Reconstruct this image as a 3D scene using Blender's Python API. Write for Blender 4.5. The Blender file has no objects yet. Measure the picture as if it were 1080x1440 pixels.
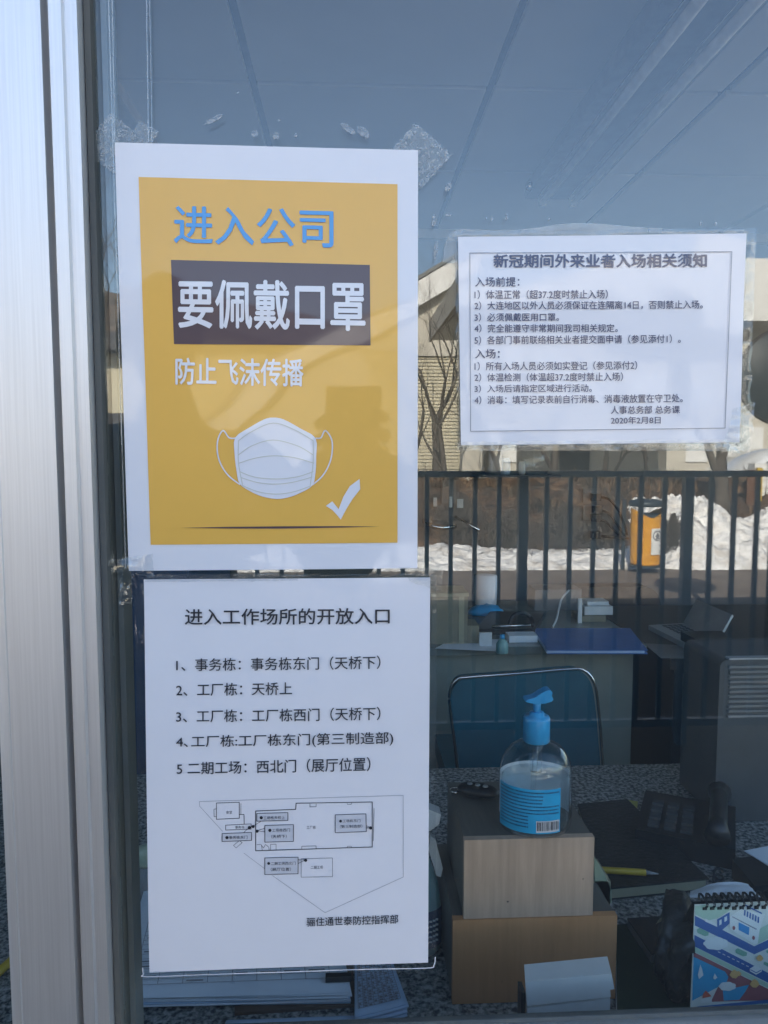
import bpy, bmesh, math, random
from mathutils import Vector, Matrix, noise

# ---------------------------------------------------------------- camera, sky, sun, exposure
S = bpy.context.scene
COL = S.collection
R = math.radians
CAM = Vector((0.0, -0.52, 1.40))
F = 1040.0                                  # focal length in pixels of the 1080 x 1440 photograph
cd = bpy.data.cameras.new('camera')
cam = bpy.data.objects.new('camera', cd)
COL.objects.link(cam)
cam.location = CAM
cam.rotation_euler = (R(90 - 4.7), 0, R(-2.7))
cd.sensor_fit = 'VERTICAL'; cd.sensor_height = 36.0; cd.sensor_width = 27.0
cd.lens = 26.0; cd.clip_start = 0.01; cd.clip_end = 2000
S.camera = cam
SUN_EL, SUN_AZ = 33.0, -14.0                # azimuth from +Y towards +X
w = bpy.data.worlds.new('World'); S.world = w; w.use_nodes = True
nt = w.node_tree; nt.nodes.clear()
so = nt.nodes.new('ShaderNodeOutputWorld'); bg = nt.nodes.new('ShaderNodeBackground')
sk = nt.nodes.new('ShaderNodeTexSky'); sk.sky_type = 'NISHITA'; sk.sun_disc = False
sk.sun_elevation = R(SUN_EL); sk.sun_rotation = R(SUN_AZ)
sk.air_density = 1.0; sk.dust_density = 1.2; sk.ozone_density = 1.2
bg.inputs['Strength'].default_value = 0.15
nt.links.new(sk.outputs[0], bg.inputs[0]); nt.links.new(bg.outputs[0], so.inputs[0])
ld = bpy.data.lights.new('sun', 'SUN'); ld.energy = 5.0; ld.angle = R(0.5); ld.color = (1.0, 0.92, 0.79)
sun = bpy.data.objects.new('sun', ld); COL.objects.link(sun)
sd = Vector((math.sin(R(SUN_AZ)) * math.cos(R(SUN_EL)), math.cos(R(SUN_AZ)) * math.cos(R(SUN_EL)), math.sin(R(SUN_EL))))
sun.rotation_euler = sd.to_track_quat('Z', 'Y').to_euler()
sun.location = (0, 5, 12)
S.view_settings.view_transform = 'Standard'; S.view_settings.look = 'None'
S.view_settings.gamma = 1.0; S.view_settings.use_curve_mapping = False
S.view_settings.exposure = 2.0
S.cycles.max_bounces = 10; S.cycles.transparent_max_bounces = 24
S.cycles.glossy_bounces = 4; S.cycles.diffuse_bounces = 4; S.cycles.transmission_bounces = 6
S.cycles.caustics_reflective = False; S.cycles.caustics_refractive = False

# ---------------------------------------------------------------- measuring helpers
RM = cam.rotation_euler.to_matrix()
def ray(px, py):
    return RM @ Vector(((px - 540) / F, (720 - py) / F, -1.0))
def at_y(px, py, y):
    d = ray(px, py); return CAM + d * ((y - CAM.y) / d.y)
def at_z(px, py, z):
    d = ray(px, py); return CAM + d * ((z - CAM.z) / d.z)
def mir(px, py, D):                         # a point of the street seen mirrored in the pane, D metres away along the view
    p = at_y(px, py, D - 0.52); return Vector((p.x, -p.y, p.z))
def mir_z(px, py, z):
    p = at_z(px, py, z); return Vector((p.x, -p.y, p.z))
rnd = random.Random(7)

# ---------------------------------------------------------------- materials
def newmat(name):
    m = bpy.data.materials.new(name); m.use_nodes = True
    n = m.node_tree; b = n.nodes['Principled BSDF']
    return m, n, b
def mix_noise(n, sock, c1, c2, scale, detail=4, lo=0.35, hi=0.65, stretch=None, rough=0.6, typ='noise'):
    tc = n.nodes.new('ShaderNodeTexCoord'); mp = n.nodes.new('ShaderNodeMapping')
    if stretch: mp.inputs['Scale'].default_value = stretch
    t = n.nodes.new('ShaderNodeTexNoise'); t.inputs['Scale'].default_value = scale
    t.inputs['Detail'].default_value = detail; t.inputs['Roughness'].default_value = rough
    r = n.nodes.new('ShaderNodeValToRGB')
    r.color_ramp.elements[0].position = lo; r.color_ramp.elements[1].position = hi
    r.color_ramp.elements[0].color = (*c1, 1); r.color_ramp.elements[1].color = (*c2, 1)
    n.links.new(tc.outputs['Object'], mp.inputs[0]); n.links.new(mp.outputs[0], t.inputs['Vector'])
    n.links.new(t.outputs['Fac'], r.inputs[0]); n.links.new(r.outputs[0], sock)
    return t
def add_bump(n, b, scale, strength, dist=0.001, stretch=None, detail=3):
    tc = n.nodes.new('ShaderNodeTexCoord'); mp = n.nodes.new('ShaderNodeMapping')
    if stretch: mp.inputs['Scale'].default_value = stretch
    t = n.nodes.new('ShaderNodeTexNoise'); t.inputs['Scale'].default_value = scale; t.inputs['Detail'].default_value = detail
    u = n.nodes.new('ShaderNodeBump'); u.inputs['Strength'].default_value = strength; u.inputs['Distance'].default_value = dist
    n.links.new(tc.outputs['Object'], mp.inputs[0]); n.links.new(mp.outputs[0], t.inputs['Vector'])
    n.links.new(t.outputs['Fac'], u.inputs['Height'])
    n.links.new(u.outputs[0], b.inputs['Normal'])
    return u
def mat(name, c, rough=0.6, metal=0.0, c2=None, scale=20, stretch=None, bump=None, coat=0, spec=0.5, detail=4, lo=0.35, hi=0.65):
    m, n, b = newmat(name)
    if c2 is None: c2 = tuple(x * 0.86 for x in c)
    mix_noise(n, b.inputs['Base Color'], c, c2, scale, detail, lo, hi, stretch)
    b.inputs['Roughness'].default_value = rough; b.inputs['Metallic'].default_value = metal
    b.inputs['Specular IOR Level'].default_value = spec
    if coat: b.inputs['Coat Weight'].default_value = coat; b.inputs['Coat Roughness'].default_value = 0.06
    if bump: add_bump(n, b, *bump)
    return m
def ink(name, c):
    m, n, b = newmat(name)
    mix_noise(n, b.inputs['Base Color'], c, tuple(x * 0.985 for x in c), 40)
    b.inputs['Roughness'].default_value = 0.55
    b.inputs['Coat Weight'].default_value = 0.6; b.inputs['Coat Roughness'].default_value = 0.04
    return m
def thin_glass(name, k=1.6, tint=(0.93, 0.96, 0.96), rough=0.0, dust=0.0, dust_scale=6, bump=None, base=0.0, pw=5.0):
    m = bpy.data.materials.new(name); m.use_nodes = True; n = m.node_tree; n.nodes.clear()
    o = n.nodes.new('ShaderNodeOutputMaterial'); g = n.nodes.new('ShaderNodeBsdfGlossy'); t = n.nodes.new('ShaderNodeBsdfTransparent')
    fr = n.nodes.new('ShaderNodeLayerWeight'); fr.inputs['Blend'].default_value = 0.5
    # Schlick: F0 + (1-F0) * facing^5
    p = n.nodes.new('ShaderNodeMath'); p.operation = 'POWER'; p.inputs[1].default_value = pw
    n.links.new(fr.outputs['Facing'], p.inputs[0])
    ma = n.nodes.new('ShaderNodeMath'); ma.operation = 'MULTIPLY_ADD'; ma.use_clamp = True
    ma.inputs[1].default_value = 0.85; ma.inputs[2].default_value = 0.04 * k + base
    n.links.new(p.outputs[0], ma.inputs[0])
    mx = n.nodes.new('ShaderNodeMixShader')
    g.inputs['Roughness'].default_value = rough; t.inputs['Color'].default_value = (*tint, 1)
    n.links.new(ma.outputs[0], mx.inputs[0]); n.links.new(t.outputs[0], mx.inputs[1]); n.links.new(g.outputs[0], mx.inputs[2])
    out = mx
    if dust:
        d = n.nodes.new('ShaderNodeBsdfDiffuse'); d.inputs['Color'].default_value = (0.75, 0.75, 0.73, 1)
        m2 = n.nodes.new('ShaderNodeMixShader')
        mr = n.nodes.new('ShaderNodeMath'); mr.operation = 'MULTIPLY'; mr.inputs[1].default_value = dust
        mix_noise(n, mr.inputs[0], (0.25, 0.25, 0.25), (1, 1, 1), dust_scale, 8, 0.4, 0.7)
        n.links.new(mr.outputs[0], m2.inputs[0]); n.links.new(mx.outputs[0], m2.inputs[1]); n.links.new(d.outputs[0], m2.inputs[2])
        out = m2
    if bump: 
        class B: pass
        u = add_bump(n, g, *bump)
    n.links.new(out.outputs[0], o.inputs[0])
    return m

M = {}
M['paper'] = ink('paper', (0.72, 0.69, 0.705))
M['yellow'] = ink('yellow_print', (0.76, 0.41, 0.065))
M['blue_ink'] = ink('blue_print', (0.07, 0.30, 0.62))
M['brown_ink'] = ink('brown_print', (0.075, 0.04, 0.045))
M['white_ink'] = ink('white_print', (0.72, 0.69, 0.705))
M['pleat_ink'] = ink('pleat_print', (0.55, 0.53, 0.45))
M['black_ink'] = ink('black_print', (0.022, 0.022, 0.03))
M['navy_ink'] = ink('navy_print', (0.05, 0.055, 0.12))
M['grey_ink'] = ink('grey_print', (0.56, 0.55, 0.58))
M['mid_ink'] = ink('mid_grey_print', (0.16, 0.16, 0.18))
M['line_ink'] = ink('line_print', (0.25, 0.25, 0.28))
M['glass'] = thin_glass('window_glass', 2.0, (0.96, 0.98, 0.975), 0.0, 0.011, 5)
M['film'] = thin_glass('clear_film', 1.2, (0.90, 0.93, 0.95), 0.06, 0.05, 60, (35, 0.35, 0.004))
M['tape'] = thin_glass('clear_tape', 2.2, (0.93, 0.95, 0.96), 0.09, 0.05, 60, (60, 0.4, 0.003))
M['tape_smooth'] = thin_glass('clear_tape_strip', 1.2, (0.90, 0.93, 0.95), 0.03, 0.03, 40, (30, 0.15, 0.003))
M['residue'] = thin_glass('tape_residue', 1.0, (0.8, 0.84, 0.88), 0.4, 0.55, 140)
M['glue_white'] = thin_glass('glue_residue', 1.0, (0.75, 0.8, 0.85), 0.3, 0.45, 300)
M['milky'] = thin_glass('milky_film', 1.0, (0.85, 0.9, 0.93), 0.3, 0.42, 12)
M['scratched'] = thin_glass('scratched_film', 1.0, (0.85, 0.9, 0.93), 0.3, 0.34, 420)
M['film_edge'] = thin_glass('film_edge', 3.0, (0.8, 0.85, 0.85), 0.2, 0.5, 30)
M['clear'] = thin_glass('clear_plastic', 1.8, (0.95, 0.975, 0.98), 0.03, pw=3.0)
M['gel'] = thin_glass('clear_gel', 0.9, (0.90, 0.95, 0.97), 0.02)
M['alu'] = mat('aluminium', (0.70, 0.68, 0.67), 0.48, 0.85, (0.64, 0.62, 0.61), 18, (40, 40, 0.5), (40, 0.03, 0.0006, (60, 60, 0.5)))
M['gasket'] = mat('rubber_gasket', (0.075, 0.08, 0.08), 0.7, 0, (0.13, 0.125, 0.11), 25, (1, 1, 0.2))
M['ceiling'] = mat('ceiling_panel', (0.80, 0.77, 0.73), 0.8, 0, (0.72, 0.70, 0.67), 1.2, None, (300, 0.2, 0.001))
M['wall'] = mat('interior_wall', (0.17, 0.18, 0.18), 0.85, 0, (0.14, 0.15, 0.15), 2.0)
M['floor'] = mat('floor_tile', (0.16, 0.16, 0.16), 0.4, 0, (0.11, 0.11, 0.11), 6)
M['white_metal'] = mat('white_enamel', (0.72, 0.72, 0.70), 0.3, 0)
M['lamp_tray'] = mat('lamp_tray', (0.30, 0.30, 0.30), 0.4, 0)
M['tube'] = mat('lamp_tube', (0.92, 0.92, 0.92), 0.12, 0, coat=0.5)
M['trim'] = mat('beige_trim', (0.62, 0.52, 0.38), 0.6, 0)
M['facade'] = mat('facade_panel', (0.55, 0.56, 0.57), 0.5, 0, (0.48, 0.49, 0.5), 3)
m, n, b = newmat('granite'); M['granite'] = m
t = mix_noise(n, b.inputs['Base Color'], (0.03, 0.035, 0.038), (0.42, 0.43, 0.41), 170, 6, 0.40, 0.62); b.inputs['Roughness'].default_value = 0.28
M['steel'] = mat('chrome_steel', (0.75, 0.75, 0.75), 0.16, 1.0)
M['teal_vinyl'] = mat('teal_vinyl', (0.03, 0.15, 0.20), 0.42, 0, (0.025, 0.125, 0.17), 8, None, (150, 0.3, 0.001))
M['desk'] = mat('grey_desk_laminate', (0.33, 0.35, 0.29), 0.35, 0, (0.28, 0.30, 0.25), 5)
M['desk_top'] = mat('desk_top_laminate', (0.22, 0.25, 0.22), 0.2, 0, (0.18, 0.205, 0.18), 5)
M['black'] = mat('black_plastic', (0.018, 0.019, 0.02), 0.35, 0)
M['leather'] = mat('black_leather', (0.02, 0.021, 0.021), 0.42, 0, (0.03, 0.031, 0.03), 40, None, (160, 0.6, 0.002))
M['dark_grey'] = mat('dark_grey_mesh', (0.075, 0.082, 0.085), 0.6, 0)
M['mid_grey'] = mat('mid_grey_plastic', (0.2, 0.21, 0.21), 0.45, 0)
M['silver'] = mat('silver_plastic', (0.42, 0.44, 0.45), 0.4, 0.2)
M['blue_folder'] = mat('blue_folder', (0.06, 0.18, 0.48), 0.35, 0)
M['white_plastic'] = mat('white_plastic', (0.75, 0.77, 0.77), 0.35, 0)
M['cream'] = mat('cream_plastic', (0.40, 0.38, 0.26), 0.5, 0)
M['carton'] = mat('carton', (0.26, 0.24, 0.17), 0.7, 0, (0.21, 0.195, 0.14), 9)
M['green_book'] = mat('dark_green_cover', (0.012, 0.032, 0.018), 0.5, 0, (0.018, 0.04, 0.02), 12)
M['yellow_plastic'] = mat('yellow_plastic', (0.62, 0.42, 0.03), 0.35, 0)
M['sticky'] = mat('sticky_note', (0.62, 0.60, 0.16), 0.7, 0)
M['sheet'] = mat('office_paper', (0.82, 0.86, 0.90), 0.7, 0, (0.75, 0.80, 0.87), 7)
M['bluish_sheet'] = mat('bluish_paper', (0.50, 0.66, 0.85), 0.7, 0)
M['teal_bottle'] = mat('pale_teal_plastic', (0.22, 0.43, 0.42), 0.3, 0)
M['navy_label'] = mat('navy_label', (0.02, 0.06, 0.14), 0.4, 0)
M['pump'] = mat('sky_blue_plastic', (0.035, 0.36, 0.70), 0.28, 0, (0.045, 0.40, 0.74), 20)
M['label_blue'] = mat('bright_blue_label', (0.03, 0.46, 0.80), 0.35, 0)
M['sensor'] = mat('dark_blue_sensor', (0.01, 0.02, 0.09), 0.4, 0)
M['label_back'] = mat('label_back', (0.86, 0.90, 0.94), 0.6, 0)
M['frost'] = mat('frosted_green', (0.36, 0.42, 0.30), 0.3, 0)
M['clip'] = mat('brown_clipboard', (0.13, 0.085, 0.06), 0.5, 0)
# wood with streaks
def wood(name, c1, c2, scale=6, st=(9, 9, 0.55)):
    m, n, b = newmat(name); mix_noise(n, b.inputs['Base Color'], c1, c2, scale, 9, 0.3, 0.72, st, 0.7)
    b.inputs['Roughness'].default_value = 0.42; add_bump(n, b, 30, 0.12, 0.0006, (9, 9, 0.4)); return m
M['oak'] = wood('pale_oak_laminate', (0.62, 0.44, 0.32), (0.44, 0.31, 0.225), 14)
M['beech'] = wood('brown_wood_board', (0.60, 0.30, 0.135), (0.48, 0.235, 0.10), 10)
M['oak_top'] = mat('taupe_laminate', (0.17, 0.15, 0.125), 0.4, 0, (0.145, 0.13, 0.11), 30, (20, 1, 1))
# outdoors
M['asphalt'] = mat('pale_concrete', (0.20, 0.18, 0.155), 0.85, 0, (0.13, 0.115, 0.10), 3.5, None, (90, 0.6, 0.01), detail=8)
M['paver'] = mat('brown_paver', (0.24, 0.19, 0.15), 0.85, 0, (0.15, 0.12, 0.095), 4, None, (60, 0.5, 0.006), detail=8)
M['painted_shade_paver'] = mat('painted_shade_paver', (0.026, 0.027, 0.028), 0.9, 0, (0.018, 0.018, 0.019), 4, None, (60, 0.5, 0.006), detail=8)  # paver darkened to carry the booth's shadow in its colour
M['snow'] = mat('old_snow', (0.88, 0.87, 0.85), 0.6, 0, (0.42, 0.36, 0.29), 4.5, None, (7, 1.0, 0.12), detail=12, lo=0.47, hi=0.78)
M['soil'] = mat('brown_soil', (0.17, 0.10, 0.055), 0.95, 0, (0.028, 0.02, 0.015), 4, None, (7, 1.0, 0.12), detail=9)
M['hill'] = mat('winter_hillside', (0.17, 0.125, 0.085), 0.95, 0, (0.10, 0.08, 0.06), 0.15, None, (0.5, 1.0, 1.5), detail=10)
M['drygrass'] = mat('dry_twigs', (0.20, 0.125, 0.07), 0.9, 0, (0.035, 0.03, 0.02), 2.5, lo=0.42, hi=0.58)
M['bark'] = mat('grey_bark', (0.115, 0.095, 0.075), 0.9, 0, (0.07, 0.058, 0.05), 8, (1, 1, 0.3))
M['fence'] = mat('dark_blue_paint', (0.045, 0.11, 0.16), 0.32, 0, (0.035, 0.085, 0.13), 8)
M['siding'] = mat('cream_siding', (0.62, 0.56, 0.40), 0.6, 0, (0.55, 0.50, 0.36), 0.5)
M['pale_wall'] = mat('pale_render', (0.60, 0.56, 0.48), 0.7, 0, (0.52, 0.49, 0.42), 0.6)
M['dark_trim'] = mat('dark_eave', (0.05, 0.045, 0.045), 0.6, 0)
M['white_roof'] = mat('white_panel', (0.82, 0.82, 0.80), 0.5, 0, (0.76, 0.76, 0.75), 1)
M['orange'] = mat('orange_bin_paint', (0.80, 0.38, 0.02), 0.4, 0, (0.66, 0.30, 0.02), 6)
M['dark_lid'] = mat('dark_blue_lid', (0.03, 0.045, 0.06), 0.5, 0)
M['car_paint'] = mat('white_car_paint', (0.78, 0.80, 0.82), 0.2, 0, (0.74, 0.76, 0.79), 1, coat=1)
M['car_glass'] = mat('dark_car_glass', (0.02, 0.025, 0.03), 0.05, 0, coat=1)
M['tyre'] = mat('tyre_rubber', (0.02, 0.02, 0.02), 0.8, 0)
M['mirror'] = mat('mirror_face', (0.75, 0.78, 0.78), 0.03, 1.0)
M['board_brown'] = mat('brown_board', (0.13, 0.06, 0.03), 0.6, 0)
M['coat'] = mat('dark_coat_cloth', (0.014, 0.015, 0.02), 0.85, 0, (0.022, 0.023, 0.03), 30)
M['trousers'] = mat('dark_trousers', (0.02, 0.02, 0.025), 0.85, 0)
M['skin'] = mat('skin', (0.42, 0.25, 0.17), 0.55, 0)
M['hair'] = mat('black_hair', (0.012, 0.01, 0.01), 0.5, 0)

# ---------------------------------------------------------------- mesh helpers
def link(name, me, parent=None, m=None):
    o = bpy.data.objects.new(name, me); COL.objects.link(o)
    if m is not None and not me.materials: me.materials.append(M[m] if isinstance(m, str) else m)
    if parent is not None: o.parent = parent
    return o
def obj(name, bm, m, parent=None, smooth=False, bev=0.0, seg=2):
    if bev:
        bmesh.ops.bevel(bm, geom=[e for e in bm.edges if e.is_manifold and e.calc_face_angle(0) > 0.6], offset=bev, segments=seg, affect='EDGES', clamp_overlap=True)
    bmesh.ops.recalc_face_normals(bm, faces=bm.faces)
    me = bpy.data.meshes.new(name)
    if parent is not None and parent.location.length > 0:
        bmesh.ops.translate(bm, verts=bm.verts, vec=-parent.matrix_basis.translation if not parent.parent else -(parent.location + parent.parent.location))
    bm.to_mesh(me); bm.free()
    if smooth:
        for p in me.polygons: p.use_smooth = True
    return link(name, me, parent, m)
def raw(name, verts, faces, m, parent=None, smooth=False):
    if parent is not None:
        off = parent.location + (parent.parent.location if parent.parent else Vector((0, 0, 0)))
        verts = [Vector(v) - off for v in verts]
    me = bpy.data.meshes.new(name); me.from_pydata([tuple(v) for v in verts], [], faces); me.update()
    if smooth:
        for p in me.polygons: p.use_smooth = True
    return link(name, me, parent, m)
def thing(name, label, cat, loc=(0, 0, 0), group=None):
    o = bpy.data.objects.new(name, None); COL.objects.link(o); o.location = loc; o.empty_display_size = 0.05
    return tag(o, label, cat, group)
def tag(o, label, cat, group=None):
    o['label'] = label; o['category'] = cat
    if group: o['group'] = group
    return o
def structure(o, label=None):
    o['kind'] = 'structure'
    if label: o['label'] = label
    return o
def B(): return bmesh.new()
def box(bm, x0, x1, y0, y1, z0, z1, mtx=None):
    vs = [bm.verts.new(v) for v in ((x0, y0, z0), (x1, y0, z0), (x1, y1, z0), (x0, y1, z0), (x0, y0, z1), (x1, y0, z1), (x1, y1, z1), (x0, y1, z1))]
    for f in ((0, 3, 2, 1), (4, 5, 6, 7), (0, 1, 5, 4), (1, 2, 6, 5), (2, 3, 7, 6), (3, 0, 4, 7)): bm.faces.new([vs[i] for i in f])
    if mtx is not None:
        for v in vs: v.co = mtx @ v.co
    return vs
def upright_prism(bm, pts, y0, y1):
    a = [bm.verts.new((x, y0, z)) for x, z in pts]; b_ = [bm.verts.new((x, y1, z)) for x, z in pts]
    bm.faces.new(a); bm.faces.new(b_[::-1]); n = len(pts)
    for i in range(n): bm.faces.new((a[i], b_[i], b_[(i + 1) % n], a[(i + 1) % n]))
def bx(*a, mtx=None): bm = B(); box(bm, *a, mtx=mtx); return bm
def slab(bm, quad, z0, z1):                 # four (x, y) corners, from z0 to z1
    n_ = len(quad)
    lo = [bm.verts.new((q[0], q[1], z0)) for q in quad]; hi = [bm.verts.new((q[0], q[1], z1)) for q in quad]
    bm.faces.new(lo[::-1]); bm.faces.new(hi)
    for i in range(n_): bm.faces.new((lo[i], lo[(i + 1) % n_], hi[(i + 1) % n_], hi[i]))
    return bm
def tube(bm, pts, r, n=8, cap=True):
    pts = [Vector(p) for p in pts]; rings = []
    for i, p in enumerate(pts):
        d = (pts[min(i + 1, len(pts) - 1)] - pts[max(i - 1, 0)])
        if d.length < 1e-9: d = Vector((0, 0, 1))
        q = d.to_track_quat('Z', 'Y'); rr = r[i] if isinstance(r, (list, tuple)) else r
        rings.append([bm.verts.new(p + q @ Vector((rr * math.cos(2 * math.pi * k / n), rr * math.sin(2 * math.pi * k / n), 0))) for k in range(n)])
    for a, b_ in zip(rings, rings[1:]):
        for k in range(n): bm.faces.new((a[k], a[(k + 1) % n], b_[(k + 1) % n], b_[k]))
    if cap: bm.faces.new(rings[0][::-1]); bm.faces.new(rings[-1])
    return bm
def lathe(bm, prof, c, n=32, sx=1, sy=1):   # prof: (r, z)
    rings = []
    for r_, z in prof:
        rings.append([bm.verts.new((c[0] + sx * r_ * math.cos(2 * math.pi * k / n), c[1] + sy * r_ * math.sin(2 * math.pi * k / n), c[2] + z)) for k in range(n)])
    for a, b_ in zip(rings, rings[1:]):
        for k in range(n): bm.faces.new((a[k], a[(k + 1) % n], b_[(k + 1) % n], b_[k]))
    if prof[0][0] > 1e-5: bm.faces.new(rings[0][::-1])
    if prof[-1][0] > 1e-5: bm.faces.new(rings[-1])
    return bm
def extrude_profile(bm, prof, z0, z1):      # prof (x, y) closed
    return slab(bm, prof, z0, z1)
def crv(pts, n=6):                          # Catmull-Rom through points
    pts = [Vector(p) for p in pts]; out = []
    for i in range(len(pts) - 1):
        p0, p1, p2, p3 = pts[max(i - 1, 0)], pts[i], pts[i + 1], pts[min(i + 2, len(pts) - 1)]
        for k in range(n):
            t = k / n
            out.append(0.5 * ((2 * p1) + (p2 - p0) * t + (2 * p0 - 5 * p1 + 4 * p2 - p3) * t * t + (3 * p1 - p0 - 3 * p2 + p3) * t ** 3))
    out.append(pts[-1]); return out

# ---------------------------------------------------------------- the ground and the street
def grid_mesh(name, x0, x1, y0, y1, nx, ny, fz, m, parent=None, smooth=True):
    vs = []; fs = []
    for j in range(ny + 1):
        for i in range(nx + 1):
            x = x0 + (x1 - x0) * i / nx; y = y0 + (y1 - y0) * j / ny
            vs.append((x, y, fz(x, y)))
    for j in range(ny):
        for i in range(nx):
            a = j * (nx + 1) + i; fs.append((a, a + 1, a + nx + 2, a + nx + 1))
    return raw(name, vs, fs, m, parent, smooth)
ground = structure(raw('ground', [(-600, -600, 0), (600, -600, 0), (600, 600, 0), (-600, 600, 0)], [(0, 1, 2, 3)], 'asphalt'))
pave = structure(raw('pavement', [(-40, -8.6, 0.004), (40, -8.6, 0.004), (40, -4.0, 0.004), (-40, -4.0, 0.004)], [(0, 1, 2, 3)], 'paver'))
near = structure(raw('forecourt_shade', [(-40, -6.3, 0.008), (40, -6.3, 0.008), (40, -0.03, 0.008), (-40, -0.03, 0.008)], [(0, 1, 2, 3)], 'painted_shade_paver'))  # dark sheet over the shaded ground, painted shade in front of the booth
# hillside
def hz(x, y):
    d = -y
    t = max(0.0, min(1.0, (d - 60) / 70)); h = 30 * (t * t * (3 - 2 * t))
    h *= 1.0 / (1 + math.exp((x - 8) / 8)) * 0.75 + 0.25
    return h * (0.9 + 0.2 * noise.noise((x * 0.03, y * 0.03, 1))) + 1.6 * noise.noise((x * 0.15, y * 0.15, 4)) * t - 0.02 * (t == 0)
structure(grid_mesh('hill', -160, 160, -190, -58, 90, 40, hz, 'hill'))
# brown bank behind the snow
def bank(x, y):
    d = -y; u = (d - 9.0) / 6.0
    s = math.sin(max(0, min(1, u)) * math.pi) ** 0.6
    return -0.05 + s * (0.92 + 0.13 * noise.noise((x * 0.7, y * 0.7, 0)) + 0.20 * noise.noise((x * 2.7, y * 2.7, 3)) + 0.12 * noise.noise((x * 8, y * 8, 9)))
structure(grid_mesh('soil_bank', -14, 14, -15.0, -9.0, 220, 50, bank, 'soil'))
# snow bank and snow pile (one drift, ploughed up)
def snowz(x, y):
    d = -y - 7.95
    u = d / 1.5; s = max(0.0, math.sin(max(0, min(1, u)) * math.pi)) ** 0.7
    base = 0.19 + 0.1 * noise.noise((x * 1.3, y * 1.3, 5)) + 0.06 * noise.noise((x * 5, y * 5, 5)) + 0.04 * noise.noise((x * 13, y * 13, 5))
    return -0.04 + s * max(0.03, base)
structure(grid_mesh('snow_bank', -14, 4.6, -9.45, -7.95, 480, 44, snowz, 'snow'))
def pilez(x, y):
    kx = [(2.6, 0), (3.70, 0.0), (3.98, 0.50), (4.2, 0.74), (4.5, 0.74), (4.9, 0.66), (5.3, 0.50), (5.9, 0.55), (6.8, 0.35), (8.0, 0)]
    h = 0
    for (a, ha), (b_, hb) in zip(kx, kx[1:]):
        if a <= x <= b_: t = (x - a) / (b_ - a); t = t * t * (3 - 2 * t); h = ha + (hb - ha) * t
    d = (-y - 7.9) / 3.2
    w_ = max(0.0, math.sin(max(0, min(1, d)) * math.pi)) ** 0.75
    n_ = 1.0 + 0.22 * noise.noise((x * 1.6, y * 1.6, 2)) + 0.20 * noise.noise((x * 4.1, y * 4.1, 6)) - 0.22 * abs(noise.noise((x * 7, y * 7, 8))) + 0.1 * noise.noise((x * 17, y * 17, 1))
    return -0.05 + h * w_ * n_ * 1.08
pile = structure(grid_mesh('snow_pile', 2.6, 8.0, -11.1, -7.85, 240, 150, pilez, 'snow'), 'tall heap of ploughed old snow behind the orange bin')

# dry twigs standing on the bank: nobody could count them
def twigs():
    vs = []; fs = []; rr = random.Random(3)
    for _ in range(30000):
        x = rr.uniform(-9, 9); y = rr.uniform(-14.3, -9.3); z = bank(x, y)
        if z < 0.12: continue
        if noise.noise((x * 0.8, y * 0.8, 20)) < -0.12: continue
        h = rr.uniform(0.06, 0.22); a = rr.uniform(0, 6.28); l = rr.uniform(0, 0.16); wv = rr.choice((0.008, 0.014, 0.022))
        b0 = Vector((x, y, z - 0.03)); t_ = b0 + Vector((math.cos(a) * l, math.sin(a) * l, h)); s = Vector((math.cos(a + 1.6), math.sin(a + 1.6), 0)) * wv
        i = len(vs); vs += [b0 - s, b0 + s, t_]; fs.append((i, i + 1, i + 2))
    return vs, fs
v_, f_ = twigs(); o = raw('dry_undergrowth', v_, f_, 'drygrass'); o['kind'] = 'stuff'; o['label'] = 'dry brown weeds covering the soil bank'

# bare trees
def bare_tree(name, label, base, height, seed, rad=0.13, depth=7, lean=(0, 0), fork=0.30):
    rr = random.Random(seed); t = thing(name, label, 'tree', base, 'bare trees across the road')
    tb = B(); cb = B()
    def grow(p, d, L, r_, lev):
        n_ = 4; pts = [p]; dd = d.copy()
        for k in range(n_):
            dd = (dd + Vector((rr.uniform(-1, 1), rr.uniform(-1, 1), rr.uniform(-0.3, 0.7))) * 0.11).normalized()
            pts.append(pts[-1] + dd * (L / n_))
        rs = [r_ * (1 - 0.42 * k / n_) for k in range(n_ + 1)]
        bmx = tb if lev <= 1 else cb
        tube(bmx, pts, rs, 7 if lev <= 1 else (4 if lev < 4 else 3), cap=False)
        if lev >= depth: return
        kids = rr.choice((2, 3, 3)) if lev > 0 else 3
        for c in range(kids):
            at = pts[-1] if c < 2 else pts[rr.choice((2, 3))]
            ax = Vector((rr.uniform(-1, 1), rr.uniform(-1, 1), rr.uniform(-0.2, 0.2))).normalized()
            nd = (Matrix.Rotation(rr.uniform(0.3, 0.75), 3, ax) @ dd + Vector((0, 0, 0.12))).normalized()
            grow(at, nd, L * rr.uniform(0.62, 0.82), rs[-1] * rr.uniform(0.62, 0.8), lev + 1)
    grow(Vector((base[0], base[1], base[2] - 0.1)), Vector((lean[0], lean[1], 1)).normalized(), height * fork, rad, 0)
    obj('trunk', tb, 'bark', t, True); obj('crown', cb, 'bark', t)
    return t
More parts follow.
